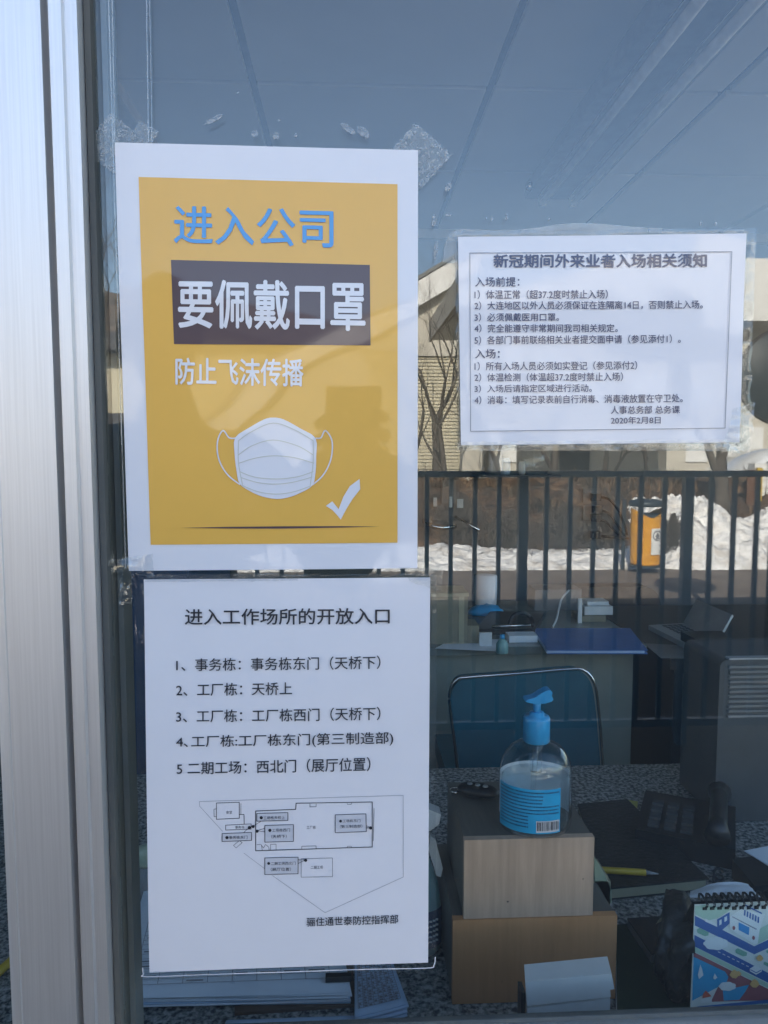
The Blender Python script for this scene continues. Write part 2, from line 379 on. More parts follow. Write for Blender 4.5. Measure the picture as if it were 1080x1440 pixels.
tree_specs = [
    ('bare tree rising behind the snow heap with a dark forked trunk', mir(1017, 640, 10.3), 3.6, 11, 0.15),
    ('thin bare tree left of the orange bin behind the weedy bank', mir(775, 640, 14.5), 5.2, 5, 0.11),
    ('bare tree with crooked limbs in front of the cream sided building', mir(618, 640, 15.5), 6.0, 21, 0.12),
    ('wide bare tree mirrored just beside the aluminium mullion', mir(120, 640, 16.0), 9.5, 8, 0.15),
    ('second bare tree in front of the cream building, a bit left', mir(585, 640, 18), 7.0, 31, 0.12),
    ('slender bare tree near the white gate canopy', mir(850, 640, 16.0), 4.6, 41, 0.10),
    ('bushy bare tree just left of the visitor rules in the reflection', mir(645, 640, 20), 7.0, 77, 0.10),
    ('fine twigged bare tree close beside the cream siding', mir(632, 640, 14.0), 5.6, 91, 0.07),
    ('small bare tree between low shed and hall', mir(700, 640, 13.5), 3.4, 93, 0.07),
    ('small bare tree above the orange bin', mir(905, 640, 14.0), 3.6, 95, 0.08),
    ('tall bare tree at the left end of the long building', mir(200, 640, 19), 9.0, 61, 0.14),
]
for lb, p, h, sdv, rd in tree_specs:
    bare_tree('bare_tree', lb, (p.x, p.y, 0.3 if -p.y < 15 else 0.0), h, sdv, rd)

# long cream building with horizontal siding
def long_building():
    y0 = -(26 - 0.52); t = thing('long_building', 'long low cream building with horizontal siding and dark eave', 'building', (-6, y0, 0))
    xr = 4.55
    obj('wall', bx(-22, xr, y0 - 10, y0, 0, 5.0), 'siding', t)
    obj('fascia', bx(-22, xr + 0.3, y0 + 0.005, y0 + 0.8, 4.75, 5.25), 'dark_trim', t)
    obj('roof', bx(-22.3, xr + 0.4, y0 - 10.3, y0 + 0.4, 5.26, 5.4), 'dark_trim', t)
    fr0 = None
    for k, x in enumerate((-8.4, -6.3, -4.2, -2.1)):
        fr = obj('window', bx(x, x + 1.3, y0 + 0.004, y0 + 0.08, 1.0, 2.7), 'dark_trim', t)
        obj('pane', bx(x + 0.1, x + 0.6, y0 + 0.082, y0 + 0.09, 1.1, 2.6), 'car_glass', fr)
        obj('pane', bx(x + 0.7, x + 1.2, y0 + 0.082, y0 + 0.09, 1.1, 2.6), 'car_glass', fr)
    obj('plinth', bx(-22, xr + 0.05, y0 + 0.006, y0 + 0.12, 0, 0.55), 'white_roof', t)
long_building()
def lean_to():
    y0 = -(25 - 0.52) ; y1 = y0 + 0.25
    t = thing('lean_to_hall', 'cream hall with a single sloping roof and bright verge in front of the long building', 'building', (0, y0, 0))
    xl, xr = -4.35, 4.3; zl, zr = 2.2, 7.4
    bm = B(); upright_prism(bm, [(xl, 0), (xr, 0), (xr, zr), (xl, zl)], y0 - 0.9, y0); obj('wall', bm, 'pale_wall', t)
    bm = B(); upright_prism(bm, [(xl - 0.5, zl - 0.35), (xr + 0.3, zr + 0.12), (xr + 0.3, zr + 0.95), (xl - 0.5, zl + 0.5)], y0 + 0.004, y0 + 0.35); obj('verge', bm, 'white_roof', t)
    bm = B(); upright_prism(bm, [(xl - 0.5, zl + 0.52), (xr + 0.3, zr + 0.97), (xr + 0.3, zr + 1.1), (xl - 0.5, zl + 0.65)], y0 - 0.9, y0 + 0.4); obj('roof', bm, 'mid_grey', t)
    bm = B(); z = 0.8
    while z < 4.5: box(bm, 0.2, xr + 0.02, y0 + 0.003, y0 + 0.05, z, z + 0.06); z += 0.115
    o = obj('siding_board', bm, 'siding', t); o['kind'] = 'stuff'
    obj('band', bx(0.1, xr + 0.05, y0 + 0.003, y0 + 0.14, 4.56, 4.95), 'pale_wall', t)
    for x in (-3.2, -1.6):
        fr = obj('window', bx(x, x + 1.1, y0 + 0.004, y0 + 0.06, 0.9, 2.0), 'white_roof', t); obj('pane', bx(x + 0.08, x + 1.02, y0 + 0.061, y0 + 0.07, 0.98, 1.92), 'car_glass', fr)
lean_to()

# white gate canopy on the right
def canopy():
    p = mir(1030, 640, 13.4); y1 = p.y
    t = thing('gate_canopy', 'white gate canopy with a deep bright fascia on pale pillars', 'canopy', (5.5, y1, 0))
    x0 = 2.05; x1 = 13.0
    obj('roof', bx(x0, x1, y1 - 5.2, y1 - 0.05, 4.15, 4.45), 'white_roof', t)
    obj('fascia', bx(6.2, x1 + 0.1, y1 - 0.04, y1 + 0.12, 3.75, 4.85), 'white_roof', t)
    obj('edge_rail', bx(x0 - 0.06, x0 - 0.01, y1 - 5.2, y1 - 0.05, 4.1, 4.6), 'pale_wall', t)
    for x in (2.4, 6.8, 10.4):
        bm = B(); box(bm, x, x + 0.42, y1 - 2.6, y1 - 2.2, 0, 4.14); box(bm, x - 0.06, x + 0.48, y1 - 2.66, y1 - 2.14, 0, 0.5)
        obj('pillar', bm, 'pale_wall', t, bev=0.01)
    return t
canopy()
# pale office behind, with windows
def office():
    y0 = -33.0; t = thing('office_building', 'pale rendered two-storey office with strip windows behind the gate', 'building', (12, y0, 0))
    obj('wall', bx(6.0, 26, y0 - 8, y0, 0, 6.6), 'pale_wall', t)
    obj('roof', bx(5.7, 26.3, y0 - 8.3, y0 + 0.3, 6.61, 6.9), 'white_roof', t)
    for z in (0.9, 3.9):
        for x in [7.0 + 2.6 * k for k in range(7)]:
            fr = obj('window', bx(x, x + 1.7, y0 + 0.003, y0 + 0.07, z, z + 1.6), 'white_roof', t)
            obj('pane', bx(x + 0.1, x + 0.8, y0 + 0.072, y0 + 0.08, z + 0.1, z + 1.5), 'car_glass', fr)
            obj('pane', bx(x + 0.9, x + 1.6, y0 + 0.072, y0 + 0.08, z + 0.1, z + 1.5), 'car_glass', fr)
    bm = B()
    for x in (8.3, 8.75):
        tube(bm, [(x - 1.9, y0 + 0.25, 0), (x - 1.9, y0 + 0.25, 6.5)], 0.12, 8)
    obj('drainpipe', bm, 'white_roof', t)
office()
# low wall/shed between
t = thing('low_shed', 'low beige shed with flat roof between the trees', 'shed', (5, -19, 0))
obj('wall', bx(4.9, 8.6, -21, -19, 0, 1.75), 'pale_wall', t)
obj('roof', bx(4.7, 8.8, -21.2, -18.8, 1.76, 1.9), 'mid_grey', t)
obj('door', bx(5.6, 6.4, -18.995, -18.95, 0, 1.6), 'dark_trim', t)

# white car beyond the snow heap
def car():
    p = mir(1062, 640, 14.5); cx = p.x + 0.75; y = p.y
    t = thing('parked_car', 'white car parked beyond the snow heap, only its roof above the fence', 'car', (cx, y, 0))
    side = [(-2.2, 0.28), (-2.25, 0.62), (-2.0, 0.88), (-1.45, 0.98), (-0.85, 1.38), (-0.2, 1.48), (0.6, 1.45), (1.3, 1.1), (2.0, 1.0), (2.2, 0.7), (2.15, 0.28)]
    side = crv([(a, 0, b_) for a, b_ in side], 4)
    bm = B(); secs = []
    for yy, k in ((-0.86, 0.93), (-0.8, 0.985), (0, 1.0), (0.8, 0.985), (0.86, 0.93)):
        secs.append([bm.verts.new((cx + q.x, y + yy * (1 - 0.16 * max(0, q.z - 0.95) / 0.5), 0.28 + (q.z - 0.28) * k)) for q in side])
    for a, b_ in zip(secs, secs[1:]):
        for i in range(len(side) - 1): bm.faces.new((a[i], a[i + 1], b_[i + 1], b_[i]))
        bm.faces.new((a[-1], a[0], b_[0], b_[-1]))
    bm.faces.new(secs[0]); bm.faces.new(secs[-1][::-1])
    obj('body', bm, 'car_paint', t, True)
    for s in (-1, 1):
        bm = B(); yy = y + s * 0.835
        slab_pts = [(-1.25, 1.0), (-0.8, 1.3), (0.55, 1.34), (1.1, 1.04)]
        vs = [bm.verts.new((cx + a, yy + d - s * 0.075 * (b_ - 1.0) / 0.3, b_)) for d in (-0.02, 0.02) for a, b_ in slab_pts]
        bm.faces.new(vs[:4]); bm.faces.new(vs[4:][::-1])
        for i in range(4): bm.faces.new((vs[i], vs[(i + 1) % 4], vs[4 + (i + 1) % 4], vs[4 + i]))
        obj('side_window', bm, 'car_glass', t)
        for wx in (-1.4, 1.35):
            bm = B(); tube(bm, [(cx + wx, yy - s * 0.18, 0.31), (cx + wx, yy + s * 0.03, 0.31)], 0.31, 20)
            wheel = obj('wheel', bm, 'tyre', t, bev=0.02)
            bm = B(); tube(bm, [(cx + wx, yy + s * 0.02, 0.31), (cx + wx, yy + s * 0.045, 0.31)], 0.19, 14)
            obj('rim', bm, 'silver', wheel)
car()

# sign board post
p = mir(1050, 700, 10.9); q = mir(1066, 700, 10.9)
t = thing('sign_board', 'brown notice board with yellow edge standing behind the snow heap', 'sign board', (p.x, p.y, 0.2))
obj('board', bx(p.x, q.x - 0.03, p.y - 0.04, p.y, 0.4, 1.12), 'board_brown', t)
obj('edge_strip', bx(q.x - 0.03, q.x + 0.05, p.y - 0.05, p.y + 0.01, 0.25, 1.15), 'yellow_plastic', t)
t = thing('tiled_pillar', 'white tiled gate pillar right of the brown notice board', 'pillar', (q.x + 0.5, p.y - 0.4, 0.2))
bm = B()
for k in range(9):
    for j in range(3): box(bm, q.x + 0.1 + j * 0.2, q.x + 0.29 + j * 0.2, p.y - 0.5, p.y - 0.3, 0.05 + k * 0.13, 0.17 + k * 0.13)
o = obj('tile', bm, 'white_roof', t); o['kind'] = 'stuff'
obj('core', bx(q.x + 0.105, q.x + 0.68, p.y - 0.49, p.y - 0.32, 0.0, 1.2), 'pale_wall', t)

# orange bin
def bin_():
    c = mir(908, 750, 8.35); cx, cy = c.x, c.y; z0 = mir(908, 793, 8.35).z; z1 = mir(908, 722, 8.35).z; r0 = 0.170
    t = thing('litter_bin', 'orange street litter bin with a white emblem label in front of the snow', 'bin', (cx, cy, z0))
    n = 40; bm = B(); rings = []
    for z_k in (0, 0.04, 0.5, 1.0):
        ring = []
        for k in range(n):
            a = 2 * math.pi * k / n
            top = 0.10 * abs(math.cos(a)) ** 1.5 - 0.04 if z_k == 1.0 else 0
            ring.append(bm.verts.new((cx + r0 * (0.97 + 0.05 * z_k) * math.cos(a), cy + r0 * (0.97 + 0.05 * z_k) * math.sin(a), z0 + (z1 - z0) * z_k + top)))
        rings.append(ring)
    for a, b_ in zip(rings, rings[1:]):
        for k in range(n): bm.faces.new((a[k], a[(k + 1) % n], b_[(k + 1) % n], b_[k]))
    bm.faces.new(rings[0])
    obj('body', bm, 'orange', t, True)
    bm = B(); lathe(bm, [(r0 * 0.9, 0), (r0 * 0.9, 0.10)], (cx, cy, z1 - 0.10), 30); obj('liner', bm, 'dark_lid', t)
    bm = B(); lathe(bm, [(r0 * 1.12, 0), (r0 * 1.15, 0.03), (r0 * 1.1, 0.06), (r0 * 0.6, 0.08)], (cx, cy, z1 + 0.085), 30); obj('lid', bm, 'dark_lid', t, True)
    bm = B(); lathe(bm, [(r0 * 1.02, 0), (r0 * 1.02, 0.03)], (cx, cy, z0 - 0.031), 30); obj('base_ring', bm, 'dark_lid', t)
    bm = B(); tube(bm, [(cx - 0.20, cy - 0.16, 0), (cx - 0.20, cy - 0.16, z1 + 0.15)], 0.022, 10); obj('post', bm, 'dark_lid', t)
    # curved label facing the window
    def on(a, z, e=0.004): return Vector((cx + (r0 * 1.02 + e) * math.sin(a), cy + (r0 * 1.02 + e) * math.cos(a), z))
    za = z0 + 0.13; zb = z0 + 0.43; vs = []; fs = []
    for i in range(9):
        a = -0.05 + 0.85 * i / 8; vs += [on(a, za, .006), on(a, zb, .008)]
        if i: fs.append((2 * i - 2, 2 * i, 2 * i + 1, 2 * i - 1))
    lab = raw('label_sticker', vs, fs, 'white_roof', t)
    ca, cz = 0.37, z0 + 0.35; vs = []; fs = []
    for i in range(33):
        a = 2 * math.pi * i / 32
        for rr in (0.058, 0.046): vs.append(on(ca + rr * math.cos(a) / r0, cz + rr * math.sin(a), .012))
        if i: fs.append((2 * i - 2, 2 * i, 2 * i + 1, 2 * i - 1))
    k0 = len(vs)
    for dx, dz in ((0, .034), (-.032, -.012), (.032, -.012)): vs.append(on(ca + dx / r0, cz + dz, .012))
    fs.append((k0, k0 + 1, k0 + 2)); k0 = len(vs)
    for dx, dz in ((-.018, -.038), (.018, -.038), (.018, -.012), (-.018, -.012)): vs.append(on(ca + dx / r0, cz + dz, .0125))
    fs.append((k0, k0 + 1, k0 + 2, k0 + 3))
    for r_ in range(4):
        k0 = len(vs); zz = z0 + 0.26 - r_ * 0.03
        for dx, dz in ((-.07, 0), (.07 - .02 * (r_ % 2), 0), (.07 - .02 * (r_ % 2), .010), (-.07, .010)): vs.append(on(ca + dx / r0, zz + dz, .012))
        fs.append((k0, k0 + 1, k0 + 2, k0 + 3))
    raw('emblem', vs, fs, 'mid_ink', t)
bin_()

# blue fence in front of the booth
def fence():
    D = 3.36; y = -(D - 0.52); t = thing('railing_fence', 'dark blue metal railing with upright bars and square posts', 'fence', (0, y, 0))
    ztop = mir(800, 667, D).z
    X = lambda px: mir(px, 700, D).x
    sp = 0.1105; xpost = X(735); x0 = xpost - 4 * 7 * sp
    bm = bx(x0 - 0.5, X(1078) + 2.2, y - 0.02, y + 0.02, ztop - 0.012, ztop + 0.016); obj('top_rail', bm, 'fence', t, bev=0.003)
    bm = bx(x0 - 0.5, X(1078) + 2.2, y - 0.014, y + 0.014, 0.1, 0.135); obj('bottom_rail', bm, 'fence', t, bev=0.003)
    b0 = None; p0 = None
    k = -29
    while True:
        x = xpost + k * sp
        if x > X(1078) + 2.1: break
        if k % 7 == 0:
            if p0 is None:
                p0 = obj('post', bx(-0.021, 0.021, -0.021, 0.021, 0, ztop - 0.013), 'fence', None, bev=0.003); o = p0
            else:
                o = p0.copy(); COL.objects.link(o)
        else:
            if b0 is None:
                b0 = obj('bar', bx(-0.0095, 0.0095, -0.0095, 0.0095, 0.136, ztop - 0.013), 'fence', None, bev=0.002); o = b0
            else:
                o = b0.copy(); COL.objects.link(o)
        o.parent = t; o.location = (x, 0, 0)
        k += 1
fence()

# round traffic mirror on its pole
def tmirror():
    D = 4.7; c = mir(1103, 530, D); r_ = 0.30
    t = thing('traffic_mirror', 'dark back of a round convex traffic mirror on a pole at the right edge', 'mirror', (c.x, c.y, 0))
    bm = B(); prof = [(r_ * math.sin(a), -r_ * 0.0 + 0.0) for a in (0,)]
    n = 40; rings = []
    for k in range(10):
        a = 0.45 * k / 9; rr = r_ * math.sin(a) / math.sin(0.45); yy = (math.cos(a) - math.cos(0.45)) * r_ / math.sin(0.45)
        rings.append([bm.verts.new((c.x + rr * math.cos(2 * math.pi * i / n), c.y + yy + 0.01, c.z + rr * math.sin(2 * math.pi * i / n))) for i in range(n)] if k else [bm.verts.new((c.x, c.y + yy + 0.01, c.z))])
    for i in range(n): bm.faces.new((rings[0][0], rings[1][i], rings[1][(i + 1) % n]))
    for a, b_ in zip(rings[1:], rings[2:]):
        for i in range(n): bm.faces.new((a[i], a[(i + 1) % n], b_[(i + 1) % n], b_[i]))
    obj('back_shell', bm, 'dark_lid', t, True)
    bm = B(); pts = [(c.x + r_ * 1.02 * math.cos(2 * math.pi * i / 40), c.y, c.z + r_ * 1.02 * math.sin(2 * math.pi * i / 40)) for i in range(41)]
    tube(bm, pts, 0.012, 8, False); obj('rim', bm, 'dark_trim', t, True)
    bm = B(); tube(bm, [(c.x, c.y - 0.05, 0), (c.x, c.y - 0.05, c.z + 0.2)], 0.03, 12); obj('pole', bm, 'mid_grey', t, True)
tmirror()

# ---------------------------------------------------------------- guard booth: shell
XL, XR, YB, ZC = -0.80, 3.0, 3.62, 2.60
booth = thing('guard_booth', 'guard booth with aluminium framed sliding windows and grey panel front', 'building', (1, 0, 0))
SILL, HEAD = 0.0, 0.0
zs = at_y(600, 1434, 0.03).z          # top of the lower window rail
obj('wall', bx(-3.2, 3.6, -0.03, 0.05, 0, zs - 0.075), 'facade', booth)
obj('wall', bx(-3.2, 3.6, -0.03, 0.05, 2.3, 3.1), 'facade', booth)
obj('wall', bx(XL - 0.12, XL, 0.052, YB, 0.05, 3.1), 'wall', booth)
for (ya, yb, za, zb_) in ((0.052, 0.5, 0.05, 3.1), (2.9, YB, 0.05, 3.1), (0.501, 2.899, 0.05, 0.9), (0.501, 2.899, 2.25, 3.1)):
    obj('wall', bx(XR, XR + 0.12, ya, yb, za, zb_), 'wall', booth)
added_side_window = obj('side_window', bx(XR + 0.05, XR + 0.055, 0.502, 2.898, 0.901, 2.249), 'glass', booth)  # unseen window, added to let more daylight into the booth
obj('wall', bx(XL - 0.12, XR + 0.12, YB + 0.002, YB + 0.14, 0.05, 3.1), 'wall', booth)
obj('wall', bx(-3.2, -3.08, 0.052, YB, 0, 3.1), 'facade', booth)
obj('roof', bx(-3.5, 3.9, -0.35, YB + 0.4, 3.105, 3.85), 'facade', booth)
obj('floor', bx(-3.07, XR - 0.002, 0.052, YB, 0.01, 0.05), 'floor', booth)
# ceiling panels with dark joints
gx = [XL + 0.002, -0.31, 0.475, 1.265, 2.05, XR - 0.002]
gy = [0.055, 0.60, 1.31, 2.02, 2.75, YB - 0.002]
obj('ceiling', bx(-3.07, XR - 0.002, 0.055, YB - 0.003, ZC + 0.03, ZC + 0.06), 'mid_grey', booth)
for i in range(5):
    for j in range(5):
        o = obj('ceiling_panel', bx(gx[i] + 0.014, gx[i + 1] - 0.014, gy[j] + 0.013, gy[j + 1] - 0.013, ZC, ZC + 0.018), 'ceiling', booth)
obj('cornice', bx(XL + 0.001, XL + 0.06, 0.056, YB - 0.003, ZC - 0.05, ZC - 0.002), 'trim', booth)
obj('cornice', bx(XL + 0.061, XR - 0.003, YB - 0.05, YB - 0.002, ZC - 0.05, ZC - 0.002), 'trim', booth)

# mullion: aluminium profile at the left of the picture
Y0 = -0.023
def gx_(px, y=Y0): return at_y(px, 720, y).x
prof_x = [gx_(-14), gx_(82), gx_(84), gx_(89), gx_(91), gx_(108), gx_(110), gx_(127)]
def prof(xs):
    a, b1, g0, g1, c0, c1, s0, e = xs
    return [(a, 0.03), (a, Y0), (a + 0.003, Y0 - 0.001), (a + 0.007, Y0 - 0.001), (a + 0.0075, Y0), (b1, Y0), (g0, Y0 + 0.010), (g1, Y0 + 0.010), (c0, Y0 + 0.002), (c1, Y0 + 0.002), (s0, Y0 + 0.005), (e, Y0 + 0.005), (e + 0.001, -0.009), (e + 0.001, 0.03)]
mul = thing('window_mullion', 'silver aluminium window upright with long vertical grooves at the left', 'window frame', (prof_x[0], 0, zs))
obj('profile', slab(B(), prof(prof_x), zs - 0.072, 2.298), 'alu', mul)
xe = prof_x[-1]
obj('gasket', bx(xe + 0.0015, xe + 0.0055, -0.010, 0.012, zs + 0.001, 2.296), 'gasket', mul)
obj('inner_rail', bx(xe + 0.006, xe + 0.010, 0.010, 0.03, zs + 0.001, 2.296), 'mid_grey', mul)
# other uprights of the same window
for nm, xo in (('window upright at the far right of the booth front', 1.05), ('window upright left of the photographed one', -1.35)):
    dx = xo - prof_x[0]
    m2 = thing('window_mullion', 'silver aluminium ' + nm, 'window frame', (xo, 0, zs))
    obj('profile', slab(B(), prof([v + dx for v in prof_x]), zs - 0.072, 2.298), 'alu', m2)
sr = thing('window_sill_rail', 'aluminium lower sliding track along the bottom of the window', 'window frame', (0.5, 0, zs - 0.07))
x0s = prof_x[-1] + 0.002
obj('track', bx(x0s, 1.048, -0.028, 0.03, zs - 0.074, zs - 0.001), 'alu', sr)
obj('dark_seal', bx(x0s + 0.008, 1.047, 0.024, 0.0295, zs - 0.0005, zs + 0.003), 'gasket', sr)
obj('track', bx(-1.27, prof_x[0] - 0.002, -0.028, 0.03, zs - 0.074, zs - 0.001), 'alu', sr)
obj('track', bx(1.13, 3.0, -0.028, 0.03, zs - 0.074, zs - 0.001), 'alu', sr)
# panes
def pane(x0, x1, label):
    o = obj('window_pane', bx(x0, x1, -0.004, 0.001, zs + 0.005, 2.298), 'glass'); tag(o, label, 'window pane'); return o
pane(prof_x[-1] + 0.006, 1.05, 'large clear window pane mirroring snow and railing, with the three notices')
pane(-1.27, prof_x[0] + 0.001, 'narrow strip of clear pane left of the aluminium upright')
pane(1.13, 3.0, 'clear pane at the far right of the booth')

# ---------------------------------------------------------------- sheets on the pane
YS = -0.0065
def bend(x, z): return 0.0011 * noise.noise((x * 9, z * 9, 3.3)) + 0.00012 * noise.noise((x * 30, z * 30, 8))
def S3(px, py, lift=0.0, flat=False):
    p = at_y(px, py, YS); return Vector((p.x, YS + (0 if flat else bend(p.x, p.z)) - lift, p.z))
def lerp2(q, u, v):                        # q = TL, TR, BR, BL in pixels
    tl, tr, br, bl = q
    return (((1 - u) * tl[0] + u * tr[0]) * (1 - v) + ((1 - u) * bl[0] + u * br[0]) * v,
            ((1 - u) * tl[1] + u * tr[1]) * (1 - v) + ((1 - u) * bl[1] + u * br[1]) * v)
def quad_sheet(name, q, m, parent, lift=0.0, nu=24, nv=24, thick=0.0):
    vs = []; fs = []
    for j in range(nv + 1):
        for i in range(nu + 1): vs.append(S3(*lerp2(q, i / nu, j / nv), lift))
    for j in range(nv):
        for i in range(nu):
            a = j * (nu + 1) + i; fs.append((a, a + 1, a + nu + 2, a + nu + 1))
    o = raw(name, vs, fs, m, parent, True)
    if thick:
        md = o.modifiers.new('thick', 'SOLIDIFY'); md.thickness = thick; md.offset = 0
    return o
def poly_px(name, pts, m, parent, lift=0.0006):
    vs = [S3(x, y, lift) for x, y in pts]; return raw(name, vs, [tuple(range(len(vs)))], m, parent)
def stroke_px(bm, pts, wpx, lift=0.0007, closed=False):
    if closed: pts = list(pts) + [pts[0]]
    for (x0, y0), (x1, y1) in zip(pts, pts[1:]):
        L = math.hypot(x1 - x0, y1 - y0) or 1; nx, ny = -(y1 - y0) / L * wpx / 2, (x1 - x0) / L * wpx / 2
        ex, ey = (x1 - x0) / L * wpx * 0.35, (y1 - y0) / L * wpx * 0.35
        vs = [bm.verts.new(S3(a, b_, lift)) for a, b_ in ((x0 - ex + nx, y0 - ey + ny), (x1 + ex + nx, y1 + ey + ny), (x1 + ex - nx, y1 + ey - ny), (x0 - ex - nx, y0 - ey - ny))]
        bm.faces.new(vs)
def flat_obj(name, bm, m, parent):
    me = bpy.data.meshes.new(name); bmesh.ops.translate(bm, verts=bm.verts, vec=-parent.location)
    bm.to_mesh(me); bm.free(); return link(name, me, parent, m)
def text_mesh(s, bold=0.0, res=3):
    cu = bpy.data.curves.new('txt', 'FONT'); cu.body = s; cu.size = 1.0; cu.resolution_u = res; cu.offset = bold
    o = bpy.data.objects.new('txt', cu); COL.objects.link(o)
    dg = bpy.context.evaluated_depsgraph_get(); me = bpy.data.meshes.new_from_object(o.evaluated_get(dg))
    bpy.data.objects.remove(o); bpy.data.curves.remove(cu)
    return me
def text_fit(s, fn, m, parent, bold=0.0, name='lettering', res=3):
    """fn(u, v) maps the text's bounding box (0..1, v down) to a world point"""
    me = text_mesh(s, 0.0, res)
    if bold:                                # heavier strokes: the glyphs repeated a hair to each side
        bm = B(); bm.from_mesh(me); src = [v.co.copy() for v in bm.verts]; polys = [[v.index for v in f.verts] for f in bm.faces]; bm.free()
        vs = []; fs = []; k_ = 0
        for dx, dy in ((0, 0), (bold, 0), (-bold, 0), (0, bold), (0, -bold)):
            vs += [(v.x + dx, v.y + dy, k_) for v in src]; fs += [tuple(i + k_ * len(src) for i in f) for f in polys]; k_ += 1
        me = bpy.data.meshes.new(name); me.from_pydata(vs, [], fs); me.update()
    xs = [v.co.x for v in me.vertices]; ys = [v.co.y for v in me.vertices]
    x0, x1, y0, y1 = min(xs), max(xs), min(ys), max(ys)
    off = parent.location + (parent.parent.location if parent.parent else Vector((0, 0, 0)))
    for v in me.vertices: v.co = fn((v.co.x - x0) / (x1 - x0), (y1 - v.co.y) / (y1 - y0)) - off - Vector((0, 0.00002 * v.co.z, 0))
    me.materials.clear(); me.name = name
    return link(name, me, parent, m)
def text_px(s, x0, x1, tl, bl, tr, br, m, parent, bold=0.0, lift=0.0009, name='lettering', res=3):
    q = ((x0, tl), (x1, tr), (x1, br), (x0, bl))
    return text_fit(s, lambda u, v: S3(*lerp2(q, u, v), lift), m, parent, bold, name, res)

# --- yellow mask poster
c = at_y(384, 803, YS)
p1 = thing('mask_poster', 'tall white sheet with yellow panel telling visitors to wear a mask', 'poster', (c.x, YS, c.z))
quad_sheet('sheet', ((161, 200), (588, 211), (587, 799), (181, 803)), 'paper', p1)
quad_sheet('yellow_panel', ((195, 249), (559, 259), (559, 763), (212, 766)), 'yellow', p1, 0.0004)
quad_sheet('brown_panel', ((241, 366), (520, 373), (521, 486), (245, 484)), 'brown_ink', p1, 0.0007, 14, 8)
text_px('进入公司', 245, 469, 290, 343, 295, 349, 'blue_ink', p1, 0.012)
text_px('要佩戴口罩', 251, 514, 393, 462, 396, 467, 'white_ink', p1, 0.018, 0.0011)
text_px('防止飞沫传播', 247, 427, 503, 541, 505, 544, 'white_ink', p1, 0.018)
def c2(X, Y): return (150 + X / 2.348, 480 + Y / 2.348)
ol = [(425, 318), (470, 286), (520, 258), (550, 252), (585, 258), (640, 288), (690, 320), (692, 380), (690, 430), (680, 475), (640, 500), (600, 515), (560, 520), (515, 512), (475, 495), (440, 470), (430, 430), (423, 370)]
def smooth_closed(pts, n=5):
    P_ = [Vector((a, b_, 0)) for a, b_ in pts]; L = len(P_); out = []
    for i in range(L):
        p0, p1_, p2, p3 = P_[i - 1], P_[i], P_[(i + 1) % L], P_[(i + 2) % L]
        for k in range(n):
            t = k / n; v = 0.5 * ((2 * p1_) + (p2 - p0) * t + (2 * p0 - 5 * p1_ + 4 * p2 - p3) * t * t + (3 * p1_ - p0 - 3 * p2 + p3) * t ** 3)
            out.append((v.x, v.y))
    return out
def smooth_open(pts, n=8): return [(v.x, v.y) for v in crv([(a, b_, 0) for a, b_ in pts], n)]
poly_px('mask_drawing', [c2(*q) for q in smooth_closed(ol, 3)], 'white_ink', p1, 0.0009)
for lp in ([(425, 320), (405, 318), (385, 295), (368, 325), (367, 370), (380, 410), (405, 445), (440, 472)], [(692, 320), (708, 318), (722, 295), (743, 325), (744, 370), (733, 410), (712, 445), (682, 472)]):
    bm = B(); stroke_px(bm, [c2(*q) for q in smooth_open(lp)], 1.9, 0.0009)
    flat_obj('ear_loop_drawing', bm, 'white_ink', p1)
bm = B()
for ln in ([(436, 375), (480, 345), (550, 326), (630, 345), (682, 375)], [(438, 402), (490, 386), (550, 378), (620, 384), (684, 402)], [(440, 430), (490, 448), (560, 454), (630, 447), (682, 430)],
           [(446, 450), (500, 466), (560, 471), (620, 464), (678, 448)], [(436, 328), (480, 298), (550, 270), (620, 292), (682, 328)], [(450, 476), (500, 496), (560, 504), (620, 496), (672, 478)], [(436, 328), (436, 400), (450, 476)], [(682, 328), (682, 400), (672, 478)]):
    stroke_px(bm, [c2(*q) for q in smooth_open(ln, 5)], 1.1, 0.0012)
flat_obj('pleat_lines', bm, 'pleat_ink', p1)
poly_px('check_mark', [c2(*q) for q in [(724, 543), (745, 528), (766, 554), (782, 512), (803, 478), (835, 454), (837, 488), (812, 520), (792, 552), (773, 588), (760, 572), (745, 556)]], 'white_ink', p1, 0.0009)
poly_px('brown_line', [(254, 742), (320, 740.6), (400, 739.8), (480, 739.6), (534, 740.3), (480, 741.6), (400, 743), (320, 743)], 'brown_ink', p1, 0.0009)

